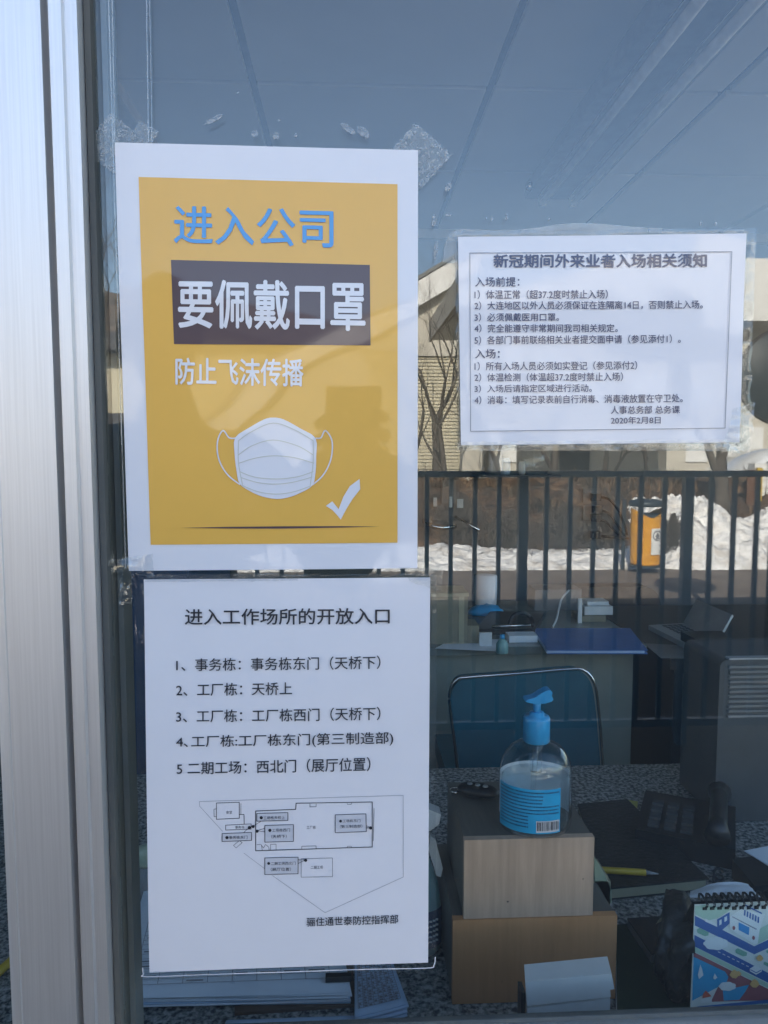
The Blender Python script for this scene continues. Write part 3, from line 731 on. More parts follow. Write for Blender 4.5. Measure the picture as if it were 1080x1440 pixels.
# --- entrance list sheet
c = at_y(404, 1368, YS)
p2 = thing('entrance_notice', 'white laminated sheet listing five open entrances above a small site plan', 'notice', (c.x, YS, c.z))
Q2 = ((202, 815), (605, 812), (602, 1353), (210, 1368))
quad_sheet('sheet', Q2, 'paper', p2)
def ring_sheet(name, qo, qi, m, parent, lift=0.0, n=40, rag=0.0):
    vs = []; fs = []; sides = []
    for e in range(4):
        for k in range(n):
            t = k / n
            o_ = (qo[e][0] * (1 - t) + qo[(e + 1) % 4][0] * t, qo[e][1] * (1 - t) + qo[(e + 1) % 4][1] * t)
            i_ = (qi[e][0] * (1 - t) + qi[(e + 1) % 4][0] * t, qi[e][1] * (1 - t) + qi[(e + 1) % 4][1] * t)
            j = rag * noise.noise((o_[0] * 0.05, o_[1] * 0.05, 7)); cxx = (qo[0][0] + qo[1][0]) / 2; cyy = (qo[0][1] + qo[2][1]) / 2
            dx, dy = o_[0] - cxx, o_[1] - cyy; L = math.hypot(dx, dy)
            vs.append(S3(o_[0] + j * dx / L, o_[1] + j * dy / L, lift)); vs.append(S3((o_[0] + i_[0]) / 2, (o_[1] + i_[1]) / 2, lift + 0.0008 * rnd.random() * (1 if rag else 0))); vs.append(S3(i_[0], i_[1], lift))
    N = 4 * n
    for k in range(N):
        a = 3 * k; b_ = 3 * ((k + 1) % N)
        fs.append((a, b_, b_ + 1, a + 1)); fs.append((a + 1, b_ + 1, b_ + 2, a + 2))
    return raw(name, vs, fs, m, parent, True)
ring_sheet('clear_border', ((188, 806), (614, 808), (613, 1366), (200, 1373)), Q2, 'film', p2, 0.0001, rag=2)
bm = B()
stroke_px(bm, smooth_open([(201, 1361), (202, 1369), (208, 1373), (300, 1370), (420, 1366), (520, 1362), (600, 1360), (610, 1356), (612, 1345)], 5), 1.3, 0.0006)
flat_obj('border_crease', bm, 'white_ink', p2)
text_px('进入工作场所的开放入口', 260, 548, 856, 879, 854, 877, 'black_ink', p2, 0.012)
text_px('1、事务栋：事务栋东门（天桥下）', 248, 535, 926, 944, 921, 940, 'black_ink', p2, 0.006)
text_px('2、工厂栋：天桥上', 248, 411, 961, 979, 958, 976, 'black_ink', p2, 0.006)
text_px('3、工厂栋：工厂栋西门（天桥下）', 248, 535, 998, 1016, 993, 1012, 'black_ink', p2, 0.006)
text_px('4､工厂栋:工厂栋东门(第三制造部)', 248, 553, 1034, 1053, 1028, 1048, 'black_ink', p2, 0.006)
text_px('5 二期工场：西北门（展厅位置）', 249, 521, 1071, 1089, 1064, 1084, 'black_ink', p2, 0.006)
text_px('骊住通世泰防控指挥部', 431, 560, 1289.5, 1302, 1285, 1297.5, 'black_ink', p2, 0.008)
def c8(X, Y): return (270 + X / 3.484, 1105 + Y / 3.484)
bm = B()
def st(pts, w=0.8, closed=False): stroke_px(bm, [c8(*q) for q in pts], w, 0.0006, closed)
st([(150, 222), (38, 98), (37, 75), (1035, 48), (1035, 447), (652, 620), (395, 440)], 0.55); st([(255, 330), (355, 405)], 0.5)
flat_obj('plan_boundary', bm, 'line_ink', p2)
bm = B()
st([(312, 123), (508, 115), (510, 85), (883, 80), (883, 300), (312, 318)], 1.05, True)
st([(120, 83), (232, 80), (232, 158), (120, 163)], 0.8, True); st([(118, 112), (108, 113), (109, 150), (119, 150)], 0.6); st([(232, 140), (255, 140), (256, 188)], 0.8); st([(240, 86), (240, 136)], 0.5)
st([(165, 192), (290, 186), (290, 212), (165, 216)], 0.7, True); st([(535, 357), (688, 353), (688, 444), (535, 447)], 0.5, True)
st([(578, 88), (578, 103), (608, 102), (608, 88)], 0.6); st([(538, 312), (538, 296), (608, 294), (608, 310)], 0.6); st([(340, 290), (345, 318)], 0.5); st([(318, 288), (338, 287), (350, 305), (360, 287), (376, 300), (378, 316)], 0.5); st([(385, 287), (412, 286), (412, 315), (385, 316)], 0.5, True)
st([(203, 292), (232, 268), (246, 278), (216, 304)], 0.5, True); st([(892, 112), (888, 270)], 0.6); st([(760, 302), (762, 296), (780, 296), (782, 301)], 0.5); st([(760, 86), (762, 92), (780, 92), (782, 84)], 0.5)
st([(252, 230), (282, 202)], 0.6); st([(300, 197), (340, 172), (430, 170)], 0.6); st([(357, 207), (319, 220), (357, 225)], 0.6); st([(852, 195), (875, 205), (852, 208)], 0.6); st([(520, 362), (557, 362), (520, 380)], 0.6)
flat_obj('plan_outline', bm, 'black_ink', p2)
for qd in (((318, 134), (470, 130), (470, 168), (318, 172)), ((357, 193), (497, 189), (497, 271), (357, 275)), ((148, 232), (292, 227), (292, 266), (148, 271)), ((702, 141), (852, 137), (854, 224), (702, 228)), ((357, 352), (520, 348), (520, 429), (357, 433))):
    pp = [c8(*q) for q in qd]; o = poly_px('callout_box', pp, 'grey_ink', p2, 0.0006)
    bm = B(); stroke_px(bm, pp, 0.8, 0.0009, True); flat_obj('callout_frame', bm, 'black_ink', p2)
bm = B()
for (X, Y, r_) in ((282, 202, 8), (300, 197, 8), (319, 220, 8), (875, 205, 8), (557, 362, 8), (340, 154, 8), (382, 216, 8), (172, 251, 8), (728, 171, 7), (376, 378, 7)):
    vs = [bm.verts.new(S3(*c8(X + r_ * math.cos(a * math.pi / 6), Y + r_ * math.sin(a * math.pi / 6)), 0.0012)) for a in range(12)]; bm.faces.new(vs)
flat_obj('plan_dots', bm, 'black_ink', p2)
def ptxt(s, x0, x1, y0, y1):
    a = c8(x0, y0); b_ = c8(x1, y1); sl = -0.02 * (b_[0] - a[0])
    text_px(s, a[0], b_[0], a[1], b_[1], a[1] + sl, b_[1] + sl, 'black_ink', p2, 0.0, 0.0012, 'plan_lettering', 1)
ptxt('食堂', 168, 197, 120, 135); ptxt('事务栋', 212, 258, 194, 208); ptxt('工厂栋', 562, 607, 194, 210); ptxt('二期工场', 582, 642, 389, 405)
ptxt('工场栋天桥上', 350, 455, 147, 164); ptxt('工场栋西门', 393, 480, 208, 224); ptxt('（天桥下）', 388, 465, 238, 256); ptxt('事务栋东门', 182, 272, 243, 259)
ptxt('工场栋东门', 738, 825, 163, 178); ptxt('（第三制造部）', 724, 835, 190, 206); ptxt('二期工场西北门', 387, 508, 371, 387); ptxt('（展厅位置）', 386, 486, 399, 416)

# --- visitor rules sheet
c = at_y(845, 625, YS)
p3 = thing('visitor_notice', 'landscape laminated white sheet with thin frame and printed visitor rules', 'notice', (c.x, YS, c.z))
Q3 = ((644, 333), (1050, 328), (1040, 622), (648, 626))
quad_sheet('sheet', Q3, 'paper', p3)
ring_sheet('clear_border', ((640, 326), (1064, 320), (1053, 634), (644, 631)), Q3, 'film', p3, 0.0001, rag=4)
def c5(X, Y): return (630 + X / 2.512, 310 + Y / 2.512)
bm = B(); stroke_px(bm, [(660.5, 356), (1029, 354), (1019, 602), (661.5, 606.5)], 0.9, 0.0006, True); flat_obj('printed_frame', bm, 'line_ink', p3)
def nt_(s, x0, x1, tl, bl, tr=None, br=None, bold=0.006, m='navy_ink'):
    tr = tl if tr is None else tr; br = bl if br is None else br
    a = c5(x0, tl); b_ = c5(x1, br)
    text_px(s, a[0], b_[0], a[1], c5(0, bl)[1], c5(0, tr)[1], b_[1], m, p3, bold, 0.0006)
nt_('新冠期间外来业者入场相关须知', 160, 915, 120, 168, 116, 166, 0.026)
nt_('入场前提：', 95, 252, 201, 235, 200, 234, 0.012)
nt_('1）体温正常（超37.2度时禁止入场）', 93, 565, 247, 279, 244, 276)
nt_('2）大连地区以外人员必须保证在连隔离14日，否则禁止入场。', 93, 900, 287, 317, 281, 312)
nt_('3）必须佩戴医用口罩。', 93, 392, 328, 358, 327, 356)
nt_('4）完全能遵守非常期间我司相关规定。', 93, 600, 367, 397, 365, 395)
nt_('5）各部门事前联络相关业者提交面申请（参见添付1）。', 93, 822, 408, 439, 402, 433)
nt_('入场：', 95, 182, 455, 488, 455, 488, 0.012)
nt_('1）所有入场人员必须如实登记（参见添付2）', 93, 668, 500, 531, 496, 527)
nt_('2）体温检测（体温超37.2度时禁止入场）', 93, 618, 540, 570, 536, 567)
nt_('3）入场后请指定区域进行活动。', 93, 508, 581, 609, 577, 606)
nt_('4）消毒：填写记录表前自行消毒、消毒液放置在守卫处。', 93, 828, 620, 650, 612, 643)
nt_('人事总务部 总务课', 575, 818, 655, 684, 654, 682)
nt_('2020年2月8日', 575, 750, 693, 720, 692, 718)

# --- clear tape, wrinkled pieces and residue on the pane
def wrinkle(name, pts, m, label, amp=0.0015, lift=0.0012, grp=None, n=26, freq=70, cat='tape'):
    """a piece of clear film covering the pixel quad pts, crumpled"""
    ce = at_y(sum(p[0] for p in pts) / 4, sum(p[1] for p in pts) / 4, YS)
    vs = []; fs = []
    for j in range(n + 1):
        for i in range(n + 1):
            u, v = i / n, j / n
            x, y = lerp2(pts, u, v); edge = min(u, 1 - u, v, 1 - v)
            jx = 2.2 * noise.noise((x * 0.12, y * 0.12, 1)) * (1 if edge < 0.06 else 0.2); jy = 2.2 * noise.noise((x * 0.12, y * 0.12, 9)) * (1 if edge < 0.06 else 0.2)
            p = at_y(x + jx, y + jy, YS)
            hgt = amp * abs(noise.noise((p.x * freq, p.z * freq * 0.6, 2))) + 0.4 * amp * noise.noise((p.x * freq * 2.3, p.z * freq * 2.3, 6))
            vs.append(Vector((p.x, YS - lift - abs(hgt), p.z)) - ce)
    for j in range(n):
        for i in range(n):
            a = j * (n + 1) + i; fs.append((a, a + 1, a + n + 2, a + n + 1))
    o = raw(name, vs, fs, m, None, False); o.location = ce; return tag(o, label, cat, grp)
wrinkle('clear_tape', ((128, 792), (215, 778), (218, 812), (136, 800)), 'tape', 'crumpled clear tape from mask poster corner onto the aluminium upright', 0.003)
wrinkle('clear_tape', ((168, 806), (188, 806), (186, 850), (170, 850)), 'tape', 'short loose tape end hanging below the lower left corner of mask poster', 0.003)
wrinkle('clear_tape', ((560, 796), (622, 800), (620, 832), (575, 816)), 'tape', 'crinkled clear tape between the mask poster and the entrance list', 0.002)
wrinkle('clear_tape', ((640, 622), (1050, 618), (1050, 634), (642, 634)), 'tape', 'long wrinkled tape strip along the bottom of the visitor rules', 0.0012, n=60)
wrinkle('clear_tape', ((1030, 575), (1060, 565), (1054, 638), (1012, 636)), 'tape', 'crumpled tape folded over the lower right corner of the visitor rules', 0.003)
wrinkle('clear_tape', ((205, 808), (420, 806), (420, 816), (205, 818)), 'tape', 'narrow tape band along the top of the entrance list', 0.001, n=40)
wrinkle('clear_tape', ((200, 1364), (330, 1366), (330, 1380), (202, 1378)), 'film', 'loose film edge under the left bottom of the entrance list', 0.001)
def edge_line(x0t, x0b, wpx, y0, y1, label):
    vs = []; n_ = 30; ce = at_y(x0t, y0, -0.0072)
    for k in range(n_ + 1):
        t = k / n_; x = x0t + (x0b - x0t) * t + 0.5 * noise.noise((t * 5, x0t, 0)); y = y0 + (y1 - y0) * t
        vs += [at_y(x, y, -0.0072) - ce, at_y(x + wpx, y, -0.0072) - ce]
    o = raw('film_edge', vs, [(2 * k, 2 * k + 1, 2 * k + 3, 2 * k + 2) for k in range(n_)], 'film_edge'); o.location = ce; tag(o, label, 'film edge')
edge_line(151, 176, 1.6, -25, 800, 'leftmost long thin edge of clear film running down beside mask poster')
edge_line(156.5, 160.5, 1.6, -25, 199, 'second thin film edge close right of the leftmost one, ending at mask poster top')
edge_line(205, 208, 1.5, -25, 199, 'thin clear film edge running up from the top of mask poster')
edge_line(209.5, 213, 1.0, -25, 199, 'faint film edge just right of the one above mask poster')
# diamond residues
def residue(cx, cy, sx, sy, rot, label, seed, n=520):
    rr = random.Random(seed); ce = at_y(cx, cy, YS + 0.002); vs = []; fs = []
    ca, sa = math.cos(R(rot)), math.sin(R(rot))
    def put(u, v): return (cx + ca * u * sx - sa * v * sy, cy + sa * u * sx + ca * v * sy)
    for _ in range(n):
        u, v = rr.uniform(-1, 1), rr.uniform(-1, 1)
        den = noise.noise((u * 3 + seed, v * 3, seed)) + 0.6 * noise.noise((u * 9 + seed, v * 9, 1))
        edge = max(abs(u), abs(v)); 
        if den < -0.05 and edge < 0.9: continue
        L = rr.uniform(0.03, 0.11) * (0.8 if edge < 0.85 else 1.2); a = rr.choice((0.1, 1.5)) + rr.uniform(-0.6, 0.6); wv = rr.uniform(0.012, 0.035)
        pts = []
        for k in range(6):
            t = k * math.pi / 3; du = L * math.cos(t) * rr.uniform(0.6, 1.1); dv = wv * math.sin(t) * rr.uniform(0.5, 1.3)
            x, y = put(u + du * math.cos(a) - dv * math.sin(a), v + du * math.sin(a) + dv * math.cos(a)); p = at_y(x, y, -0.0046)
            pts.append(Vector((p.x, -0.0046 - 0.00006 * (len(fs) % 9), p.z)) - ce)
        i = len(vs); vs += pts; fs.append(tuple(range(i, i + 6)))
    film = []
    for u, v in ((-1, -1), (1, -1), (1, 1), (-1, 1)):
        x, y = put(u, v); film.append(Vector(at_y(x, y, -0.0043)) - ce)
    o = raw('tape_residue', vs, fs, 'residue'); o.location = ce; tag(o, label, 'tape residue', 'old tape residue on the glass')
    f = raw('old_film', film, [(0, 1, 2, 3)], 'scratched'); f.parent = o
residue(586, 222, 34, 36, 42, 'diamond of scratchy old tape residue at mask poster top right corner', 3)
residue(162, 205, 34, 32, 38, 'diamond of scratchy old tape residue at mask poster top left corner', 9)
residue(200, 195, 16, 20, 30, 'small torn tape remnant above the top left of mask poster', 14, 120)
dabs = [(300, 168, 16, 3.5, -28), (358, 188, 5, 5, 0), (388, 191, 5, 5, 0), (416, 190, 3, 3, 0), (490, 181, 13, 4, 38), (511, 186, 11, 6, 48), (393, 169, 1.6, 1.6, 0), (712, 305, 2.5, 5, 0), (692, 307, 1.5, 4, 0), (772, 308, 2, 2, 0), (986, 314, 2, 3, 0), (1006, 314, 2, 3, 0), (683, 307, 1.5, 1.5, 0), (630, 263, 4, 7, 25), (610, 310, 3, 9, 5), (613, 352, 3, 14, 4), (631, 302, 5, 2, 0), (334, 130, 1.5, 1.5, 0)]
for i, (x, y, a, b_, rot) in enumerate(dabs):
    ce = at_y(x, y, -0.0046); vs = []
    for k in range(12):
        t = k * math.pi / 6; rr_ = 1 + 0.25 * noise.noise((i * 3.1, k * 0.9, 2)); u, v = a * math.cos(t) * rr_, b_ * math.sin(t) * rr_
        p = at_y(x + u * math.cos(R(rot)) - v * math.sin(R(rot)), y + u * math.sin(R(rot)) + v * math.cos(R(rot)), -0.0047); vs.append(p - ce)
    vs.append(Vector((0, -0.00012, 0)))
    o = raw('glue_spot', vs, [(k, (k + 1) % 12, 12) for k in range(12)], 'glue_white', None, True); o.location = ce
    tag(o, 'small whitish dab of dried glue on the upper part of the glass', 'glue spot', 'dried glue dabs on the glass')
# bluish torn film above the visitor rules
bm = B(); top = [(625, 345), (632, 330), (650, 322), (690, 324), (740, 322), (790, 315), (830, 314), (880, 318), (940, 322), (985, 326), (1046, 322)]
bot = [(622, 368), (642, 368), (650, 336)] + [(x, 333) for x, y in top[3:]]
vt = [bm.verts.new(at_y(x, y, -0.0050)) for x, y in smooth_open(top, 4)]; vb = [bm.verts.new(at_y(x, y, -0.0050)) for x, y in smooth_open(bot, 4)]
for k in range(len(vt) - 1): bm.faces.new((vt[k], vt[k + 1], vb[k + 1], vb[k]))
o = obj('torn_film', bm, 'milky'); tag(o, 'pale bluish torn film band along the top of the visitor rules', 'film')



# ---------------------------------------------------------------- inside the booth: furniture
def Dy(D): return D - 0.52
ZT = 0.83                                    # top of the granite counter
ctr = thing('granite_counter', 'speckled grey granite counter running along the inside of the window', 'counter', (1, 0.06, 0))
obj('countertop', bx(-3.06, 2.98, 0.055, 0.765, ZT - 0.04, ZT), 'granite', ctr, bev=0.003)
obj('front_panel', bx(-0.78, 2.98, 0.70, 0.73, 0.05, ZT - 0.041), 'desk', ctr)
# ceiling lamp
lamp = thing('ceiling_lamp', 'unlit twin tube ceiling lamp with white tray', 'ceiling lamp', (0.92, 2.2, ZC))
LX0, LX1 = 0.80, 1.07
obj('tray', bx(LX0, LX1, Dy(1.55), Dy(3.42), ZC - 0.06, ZC - 0.002), 'lamp_tray', lamp, bev=0.006)
for x in (0.868, 1.008):
    bm = B(); tube(bm, [(x, Dy(1.6), ZC - 0.092), (x, Dy(3.36), ZC - 0.092)], 0.017, 14); obj('tube', bm, 'tube', lamp, True)
    for sx in (-0.021, 0.021):
        bm = B(); tube(bm, [(x + sx, Dy(1.6), ZC - 0.066), (x + sx, Dy(3.36), ZC - 0.066)], 0.0035, 8); obj('tube_glint_rail', bm, 'steel', lamp, True)  # chrome rails added to imitate the bright glint along the tubes
    for y in (Dy(1.585), Dy(3.36)):
        obj('lamp_holder', bx(x - 0.016, x + 0.016, y, y + 0.028, ZC - 0.112, ZC - 0.061), 'white_metal', lamp, bev=0.003)
bm = B(); lathe(bm, [(0.0, -0.022), (0.016, -0.015), (0.021, 0), (0.016, 0.015), (0.0, 0.022)], at_y(745, 262, Dy(3.3)), 16); o = obj('starter', bm, 'steel', lamp, True)
bm = B(); lathe(bm, [(0.028, -0.012), (0.03, -0.003), (0.03, 0)], (at_y(965, 19, Dy(2.0)).x, Dy(2.0), ZC), 20, 1.5, 1.1)
o = obj('ceiling_sensor', bm, 'sensor'); tag(o, 'small round dark blue sensor on the ceiling near the lamp', 'sensor')

# grey steel desk
desk = thing('grey_desk', 'grey-green office desk with a plain front panel behind the chair', 'desk', (0.2, Dy(2.4), 0))
dx1 = at_y(906, 920, Dy(2.42)).x
obj('desktop', bx(XL + 0.05, dx1, Dy(2.40), Dy(3.15), 0.722, 0.75), 'desk_top', desk, bev=0.003)
obj('front_panel', bx(XL + 0.08, dx1 - 0.03, Dy(2.44), Dy(2.46), 0.1, 0.721), 'desk', desk)
obj('side_panel', bx(dx1 - 0.055, dx1 - 0.03, Dy(2.465), Dy(3.12), 0.05, 0.721), 'desk', desk)
obj('side_panel', bx(XL + 0.08, XL + 0.105, Dy(2.465), Dy(3.12), 0.05, 0.721), 'desk', desk)
# rounded slab helper
def rr_pts(x0, x1, z0, z1, r_, n=6):
    out = []
    for cx, cz, a0 in ((x1 - r_, z1 - r_, 0), (x0 + r_, z1 - r_, 90), (x0 + r_, z0 + r_, 180), (x1 - r_, z0 + r_, 270)):
        for k in range(n + 1):
            a = R(a0 + 90 * k / n); out.append((cx + r_ * math.cos(a), cz + r_ * math.sin(a)))
    return out
def upright_slab(bm, pts, y0, y1):
    a = [bm.verts.new((x, y0, z)) for x, z in pts]; b_ = [bm.verts.new((x, y1, z)) for x, z in pts]
    bm.faces.new(a); bm.faces.new(b_[::-1]); n = len(pts)
    for i in range(n): bm.faces.new((a[i], b_[i], b_[(i + 1) % n], a[(i + 1) % n]))
# chair with chrome rim
D_ = 1.95; y = Dy(D_)
a = at_y(634, 952, y); b_ = at_y(841, 942, y); zb = at_y(700, 1100, y).z
ch = thing('office_chair', 'teal vinyl chair with a thin chrome rim standing before the desk', 'chair', ((a.x + b_.x) / 2, y, 0))
path = [at_y(*q, y) for q in ((645, 1100), (640, 1050), (634, 1005), (632, 975), (642, 956), (662, 952), (730, 947), (800, 941), (822, 943), (836, 962), (842, 1000), (846, 1050), (850, 1100))]
path = crv(path, 5)
bm = B(); tube(bm, path, 0.0042, 8); obj('rim', bm, 'steel', ch, True)
bm = B(); inner = [(p.x + (0.006 if p.x < ch.location.x else -0.006), p.z - (0.006 if p.z > zb + 0.1 else 0)) for p in path]
inner = inner[::-1]; upright_slab(bm, inner, y + 0.004, y + 0.05); obj('backrest', bm, 'teal_vinyl', ch, bev=0.003)
obj('seat', bx(a.x + 0.0, b_.x, y + 0.06, y + 0.36, 0.43, 0.49), 'teal_vinyl', ch, bev=0.02)
for sx in (a.x + 0.02, b_.x - 0.02):
    bm = B(); tube(bm, [(sx, y + 0.02, zb + 0.02), (sx, y + 0.03, 0.45), (sx, y - 0.0, 0.06)], 0.011, 10); obj('leg', bm, 'steel', ch, True)
    bm = B(); tube(bm, [(sx, y + 0.34, 0.43), (sx, y + 0.39, 0.06)], 0.011, 10); obj('leg', bm, 'steel', ch, True)
# black executive chair behind the desk
y = Dy(3.45); a = at_y(778, 826, y); b_ = at_y(930, 830, y)
ex = thing('executive_chair', 'black padded swivel chair behind the grey desk', 'chair', ((a.x + b_.x) / 2, y, 0))
bm = B(); upright_slab(bm, rr_pts(a.x, b_.x, 0.45, a.z, 0.09), y, y + 0.1); obj('backrest', bm, 'leather', ex, bev=0.02)
obj('seat', bx(a.x, b_.x, y - 0.42, y - 0.01, 0.38, 0.47), 'leather', ex, bev=0.03)
bm = B(); tube(bm, [((a.x + b_.x) / 2, y - 0.2, 0.1), ((a.x + b_.x) / 2, y - 0.2, 0.38)], 0.03, 12); obj('gas_column', bm, 'black', ex)
for k in range(5):
    an = k * 2 * math.pi / 5; c = ((a.x + b_.x) / 2, y - 0.2)
    bm = B(); tube(bm, [(c[0], c[1], 0.11), (c[0] + 0.28 * math.cos(an), c[1] + 0.28 * math.sin(an), 0.08)], [0.02, 0.012], 8); obj('foot', bm, 'black', ex)
# dark table on the right
dt = thing('black_table', 'black side table carrying the open laptop', 'table', (1.6, Dy(2.3), 0))
obj('tabletop', bx(dx1 + 0.03, 2.4, Dy(2.28), Dy(3.1), 0.70, 0.735), 'black', dt, bev=0.003)
for x in (dx1 + 0.05, 2.33):
    obj('side_panel', bx(x, x + 0.03, Dy(2.3), Dy(3.08), 0.05, 0.699), 'black', dt)
obj('shelf', bx(dx1 + 0.082, 2.328, Dy(2.3), Dy(3.08), 0.40, 0.42), 'black', dt)
sl = []
for k in range(3):
    o = obj('paper_box', bx(dx1 + 0.12, dx1 + 0.42, Dy(2.36), Dy(2.6), 0.421 + k * 0.056, 0.475 + k * 0.056), 'dark_grey' if k % 2 else 'mid_grey', bev=0.003)
    tag(o, ('lowest grey file box', 'darker middle file box', 'topmost grey file box')[k] + ' on the shelf under the black table', 'file box')
# laptop
zt = 0.7355; q = [at_z(*p, zt + 0.02) for p in ((912, 879), (962, 876), (1027, 907), (972, 909))]
lap = thing('laptop', 'silver laptop opened at an angle on the black table', 'laptop', (q[0].x, q[0].y, zt))
obj('base', slab(B(), [(v.x, v.y) for v in q[::-1]], zt + 0.002, zt + 0.02), 'silver', lap)
s0, s1 = q[1], q[2]; up = Vector((0.065, 0.03, 0.085))
vs = [s0, s0.lerp(s1, 0.78), s0.lerp(s1, 0.78) + up * 0.92, s0 + up * 0.95]
nn = (vs[1] - vs[0]).cross(vs[3] - vs[0]).normalized() * 0.004
raw('screen', [v + nn for v in vs] + [v - nn for v in vs], [(0, 1, 2, 3), (7, 6, 5, 4), (0, 4, 5, 1), (1, 5, 6, 2), (2, 6, 7, 3), (3, 7, 4, 0)], 'silver', lap)
bm = B()
ex_, ey_ = (q[3] - q[0]), (q[1] - q[0])
for i in range(9):
    for j in range(4):
        p = q[0] + ex_ * (0.10 + i * 0.085) + ey_ * (0.35 + j * 0.14); box(bm, p.x - 0.007, p.x + 0.007, p.y - 0.007, p.y + 0.007, zt + 0.0205, zt + 0.0225)
o = obj('key', bm, 'dark_grey', lap); o['kind'] = 'stuff'
o = obj('black_case', bx(at_y(972, 912, Dy(2.36)).x, at_y(1030, 912, Dy(2.36)).x, Dy(2.30), Dy(2.44), zt + 0.001, zt + 0.05), 'black', bev=0.004); tag(o, 'flat black case lying in front of the laptop', 'case')

# things on the grey desk
ZD = 0.7505
def deskbox(name, px0, px1, py0, py1, D, m, label, cat, depth=0.06, base=ZD, bev=0.004, parent=None):
    y_ = Dy(D); a_ = at_y(px0, py1, y_); b__ = at_y(px1, py0, y_)
    o_ = obj(name, bx(a_.x, b__.x, y_, y_ + depth, base, b__.z), m, parent, bev=bev)
    if label: tag(o_, label, cat)
    return o_
cb = thing('cardboard_box', 'upright beige carton at the left front of the grey desk', 'box', (at_y(640, 920, Dy(2.44)).x, Dy(2.44), ZD))
y = Dy(2.44); a = at_y(606, 920, y); b_ = at_y(658, 834, y)
obj('carton_body', bx(a.x, b_.x, y, y + 0.14, ZD, b_.z - 0.012), 'carton', cb, bev=0.002)
obj('lid_flap', bx(a.x - 0.002, b_.x + 0.003, y - 0.003, y + 0.142, b_.z - 0.011, b_.z), 'cream', cb, bev=0.002)
obj('tape_band', bx(b_.x - 0.03, b_.x - 0.012, y - 0.0012, y - 0.0002, ZD, b_.z - 0.012), 'cream', cb)
obj('side_carton', bx(b_.x + 0.001, at_y(674, 880, y).x, y + 0.002, y + 0.1, ZD, at_y(674, 880, y).z), 'carton', cb)
o = deskbox('white_card', 674, 692, 890, 919, 2.41, 'white_plastic', None, '', 0.012); tag(o, 'bright white card standing beside the beige carton', 'card')
tri = B(); y = Dy(2.41) - 0.001
vs = [tri.verts.new(at_y(*p, y)) for p in ((677, 908), (677, 914), (685, 911))]; tri.faces.new(vs); pr = obj('arrow_mark', tri, 'black_ink', None); pr.parent = o
sb = thing('small_bottle', 'small pale blue bottle next to the white card on the desk', 'bottle', tuple(at_z(706, 918, ZD)))
bm = B(); lathe(bm, [(0.019, 0), (0.02, 0.004), (0.02, 0.03), (0.012, 0.042), (0.009, 0.046)], tuple(at_z(706, 918, ZD)), 20); obj('body', bm, 'teal_bottle', sb, True)
c = at_z(706, 918, ZD); bm = B(); lathe(bm, [(0.008, 0.047), (0.008, 0.06)], tuple(c), 14); obj('cap', bm, 'pump', sb, True)
deskbox('tissue_pack', 716, 756, 894, 913, 2.45, 'sheet', 'white and blue tissue pack beside the small bottle', 'tissue pack', 0.06, bev=0.006)
o = obj('black_tray', slab(B(), [(v.x, v.y) for v in (at_z(668, 892, ZD), at_z(752, 893, ZD), at_z(766, 868, ZD), at_z(690, 866, ZD))], ZD, ZD + 0.02), 'black', bev=0.004); tag(o, 'flat black tray with pens behind the tissue pack', 'tray')
bm = B(); tube(bm, crv([at_z(716, 878, ZD + 0.03), at_z(722, 866, ZD + 0.06), at_z(734, 862, ZD + 0.07), at_z(746, 868, ZD + 0.05), at_z(750, 880, ZD + 0.03)], 6), 0.008, 8)
o = obj('headset', bm, 'black', None, True); tag(o, 'black curved headset lying on the black tray', 'headset')
bm = B(); tube(bm, [at_z(692, 881, ZD + 0.026), at_z(748, 879, ZD + 0.026)], 0.005, 8); o = obj('silver_pen', bm, 'steel', None, True); tag(o, 'thin silver pen lying across the black tray', 'pen')
fo = [at_z(*p, ZD + 0.012) for p in ((750, 884), (886, 884), (911, 915), (770, 915))]
bf = thing('blue_folder', 'wide flat blue document folder at the front right of the desk', 'folder', tuple(fo[0]))
obj('cover', slab(B(), [(v.x, v.y) for v in fo], ZD + 0.0115, ZD + 0.014), 'blue_folder', bf)
obj('back_cover', slab(B(), [(v.x, v.y) for v in fo], ZD + 0.0005, ZD + 0.003), 'blue_folder', bf)
obj('pages', slab(B(), [(v.x * 0.98 + 0.01, v.y + 0.003) for v in fo], ZD + 0.0035, ZD + 0.011), 'bluish_sheet', bf)
deskbox('drawer_box', 752, 818, 829, 866, 2.95, 'mid_grey', 'grey plastic drawer box at the back of the desk', 'drawer box', 0.12)
deskbox('beige_carton', 814, 852, 866, 884, 2.74, 'carton', 'small beige carton under the white router boxes', 'box', 0.1)
zz = at_y(830, 866, Dy(2.74)).z + 0.001
o = deskbox('white_router', 822, 862, 853, 866, 2.75, 'white_plastic', 'white router box lying flat on the small beige carton', 'router', 0.08, zz)
o = deskbox('white_router', 826, 856, 846, 852.5, 2.77, 'white_plastic', 'slim pale box topmost on the white router', 'box', 0.07, at_y(830, 852.7, Dy(2.77)).z + 0.004)
o = deskbox('white_adapter', 813, 819, 842, 866, 2.72, 'white_plastic', 'thin white adapter standing beside the router boxes', 'adapter', 0.012)
bm = B(); tube(bm, crv([at_y(800, 830, Dy(2.9)), at_y(790, 842, Dy(2.85)), at_y(786, 856, Dy(2.8)), at_y(782, 872, Dy(2.72)), at_z(777, 882, ZD + 0.004)], 6), 0.004, 6); o = obj('white_cable', bm, 'white_plastic', None, True); tag(o, 'white cable looping down beside the grey drawer box', 'cable')
rb = at_z(683, 852, ZD)
bm = B(); lathe(bm, [(0.04, 0), (0.045, 0.01), (0.047, 0.06), (0.046, 0.13), (0.03, 0.134)], (rb.x, rb.y, ZD), 24); o = obj('paper_roll', bm, 'sheet', None, True); tag(o, 'white paper roll standing at the back of the desk', 'paper roll')
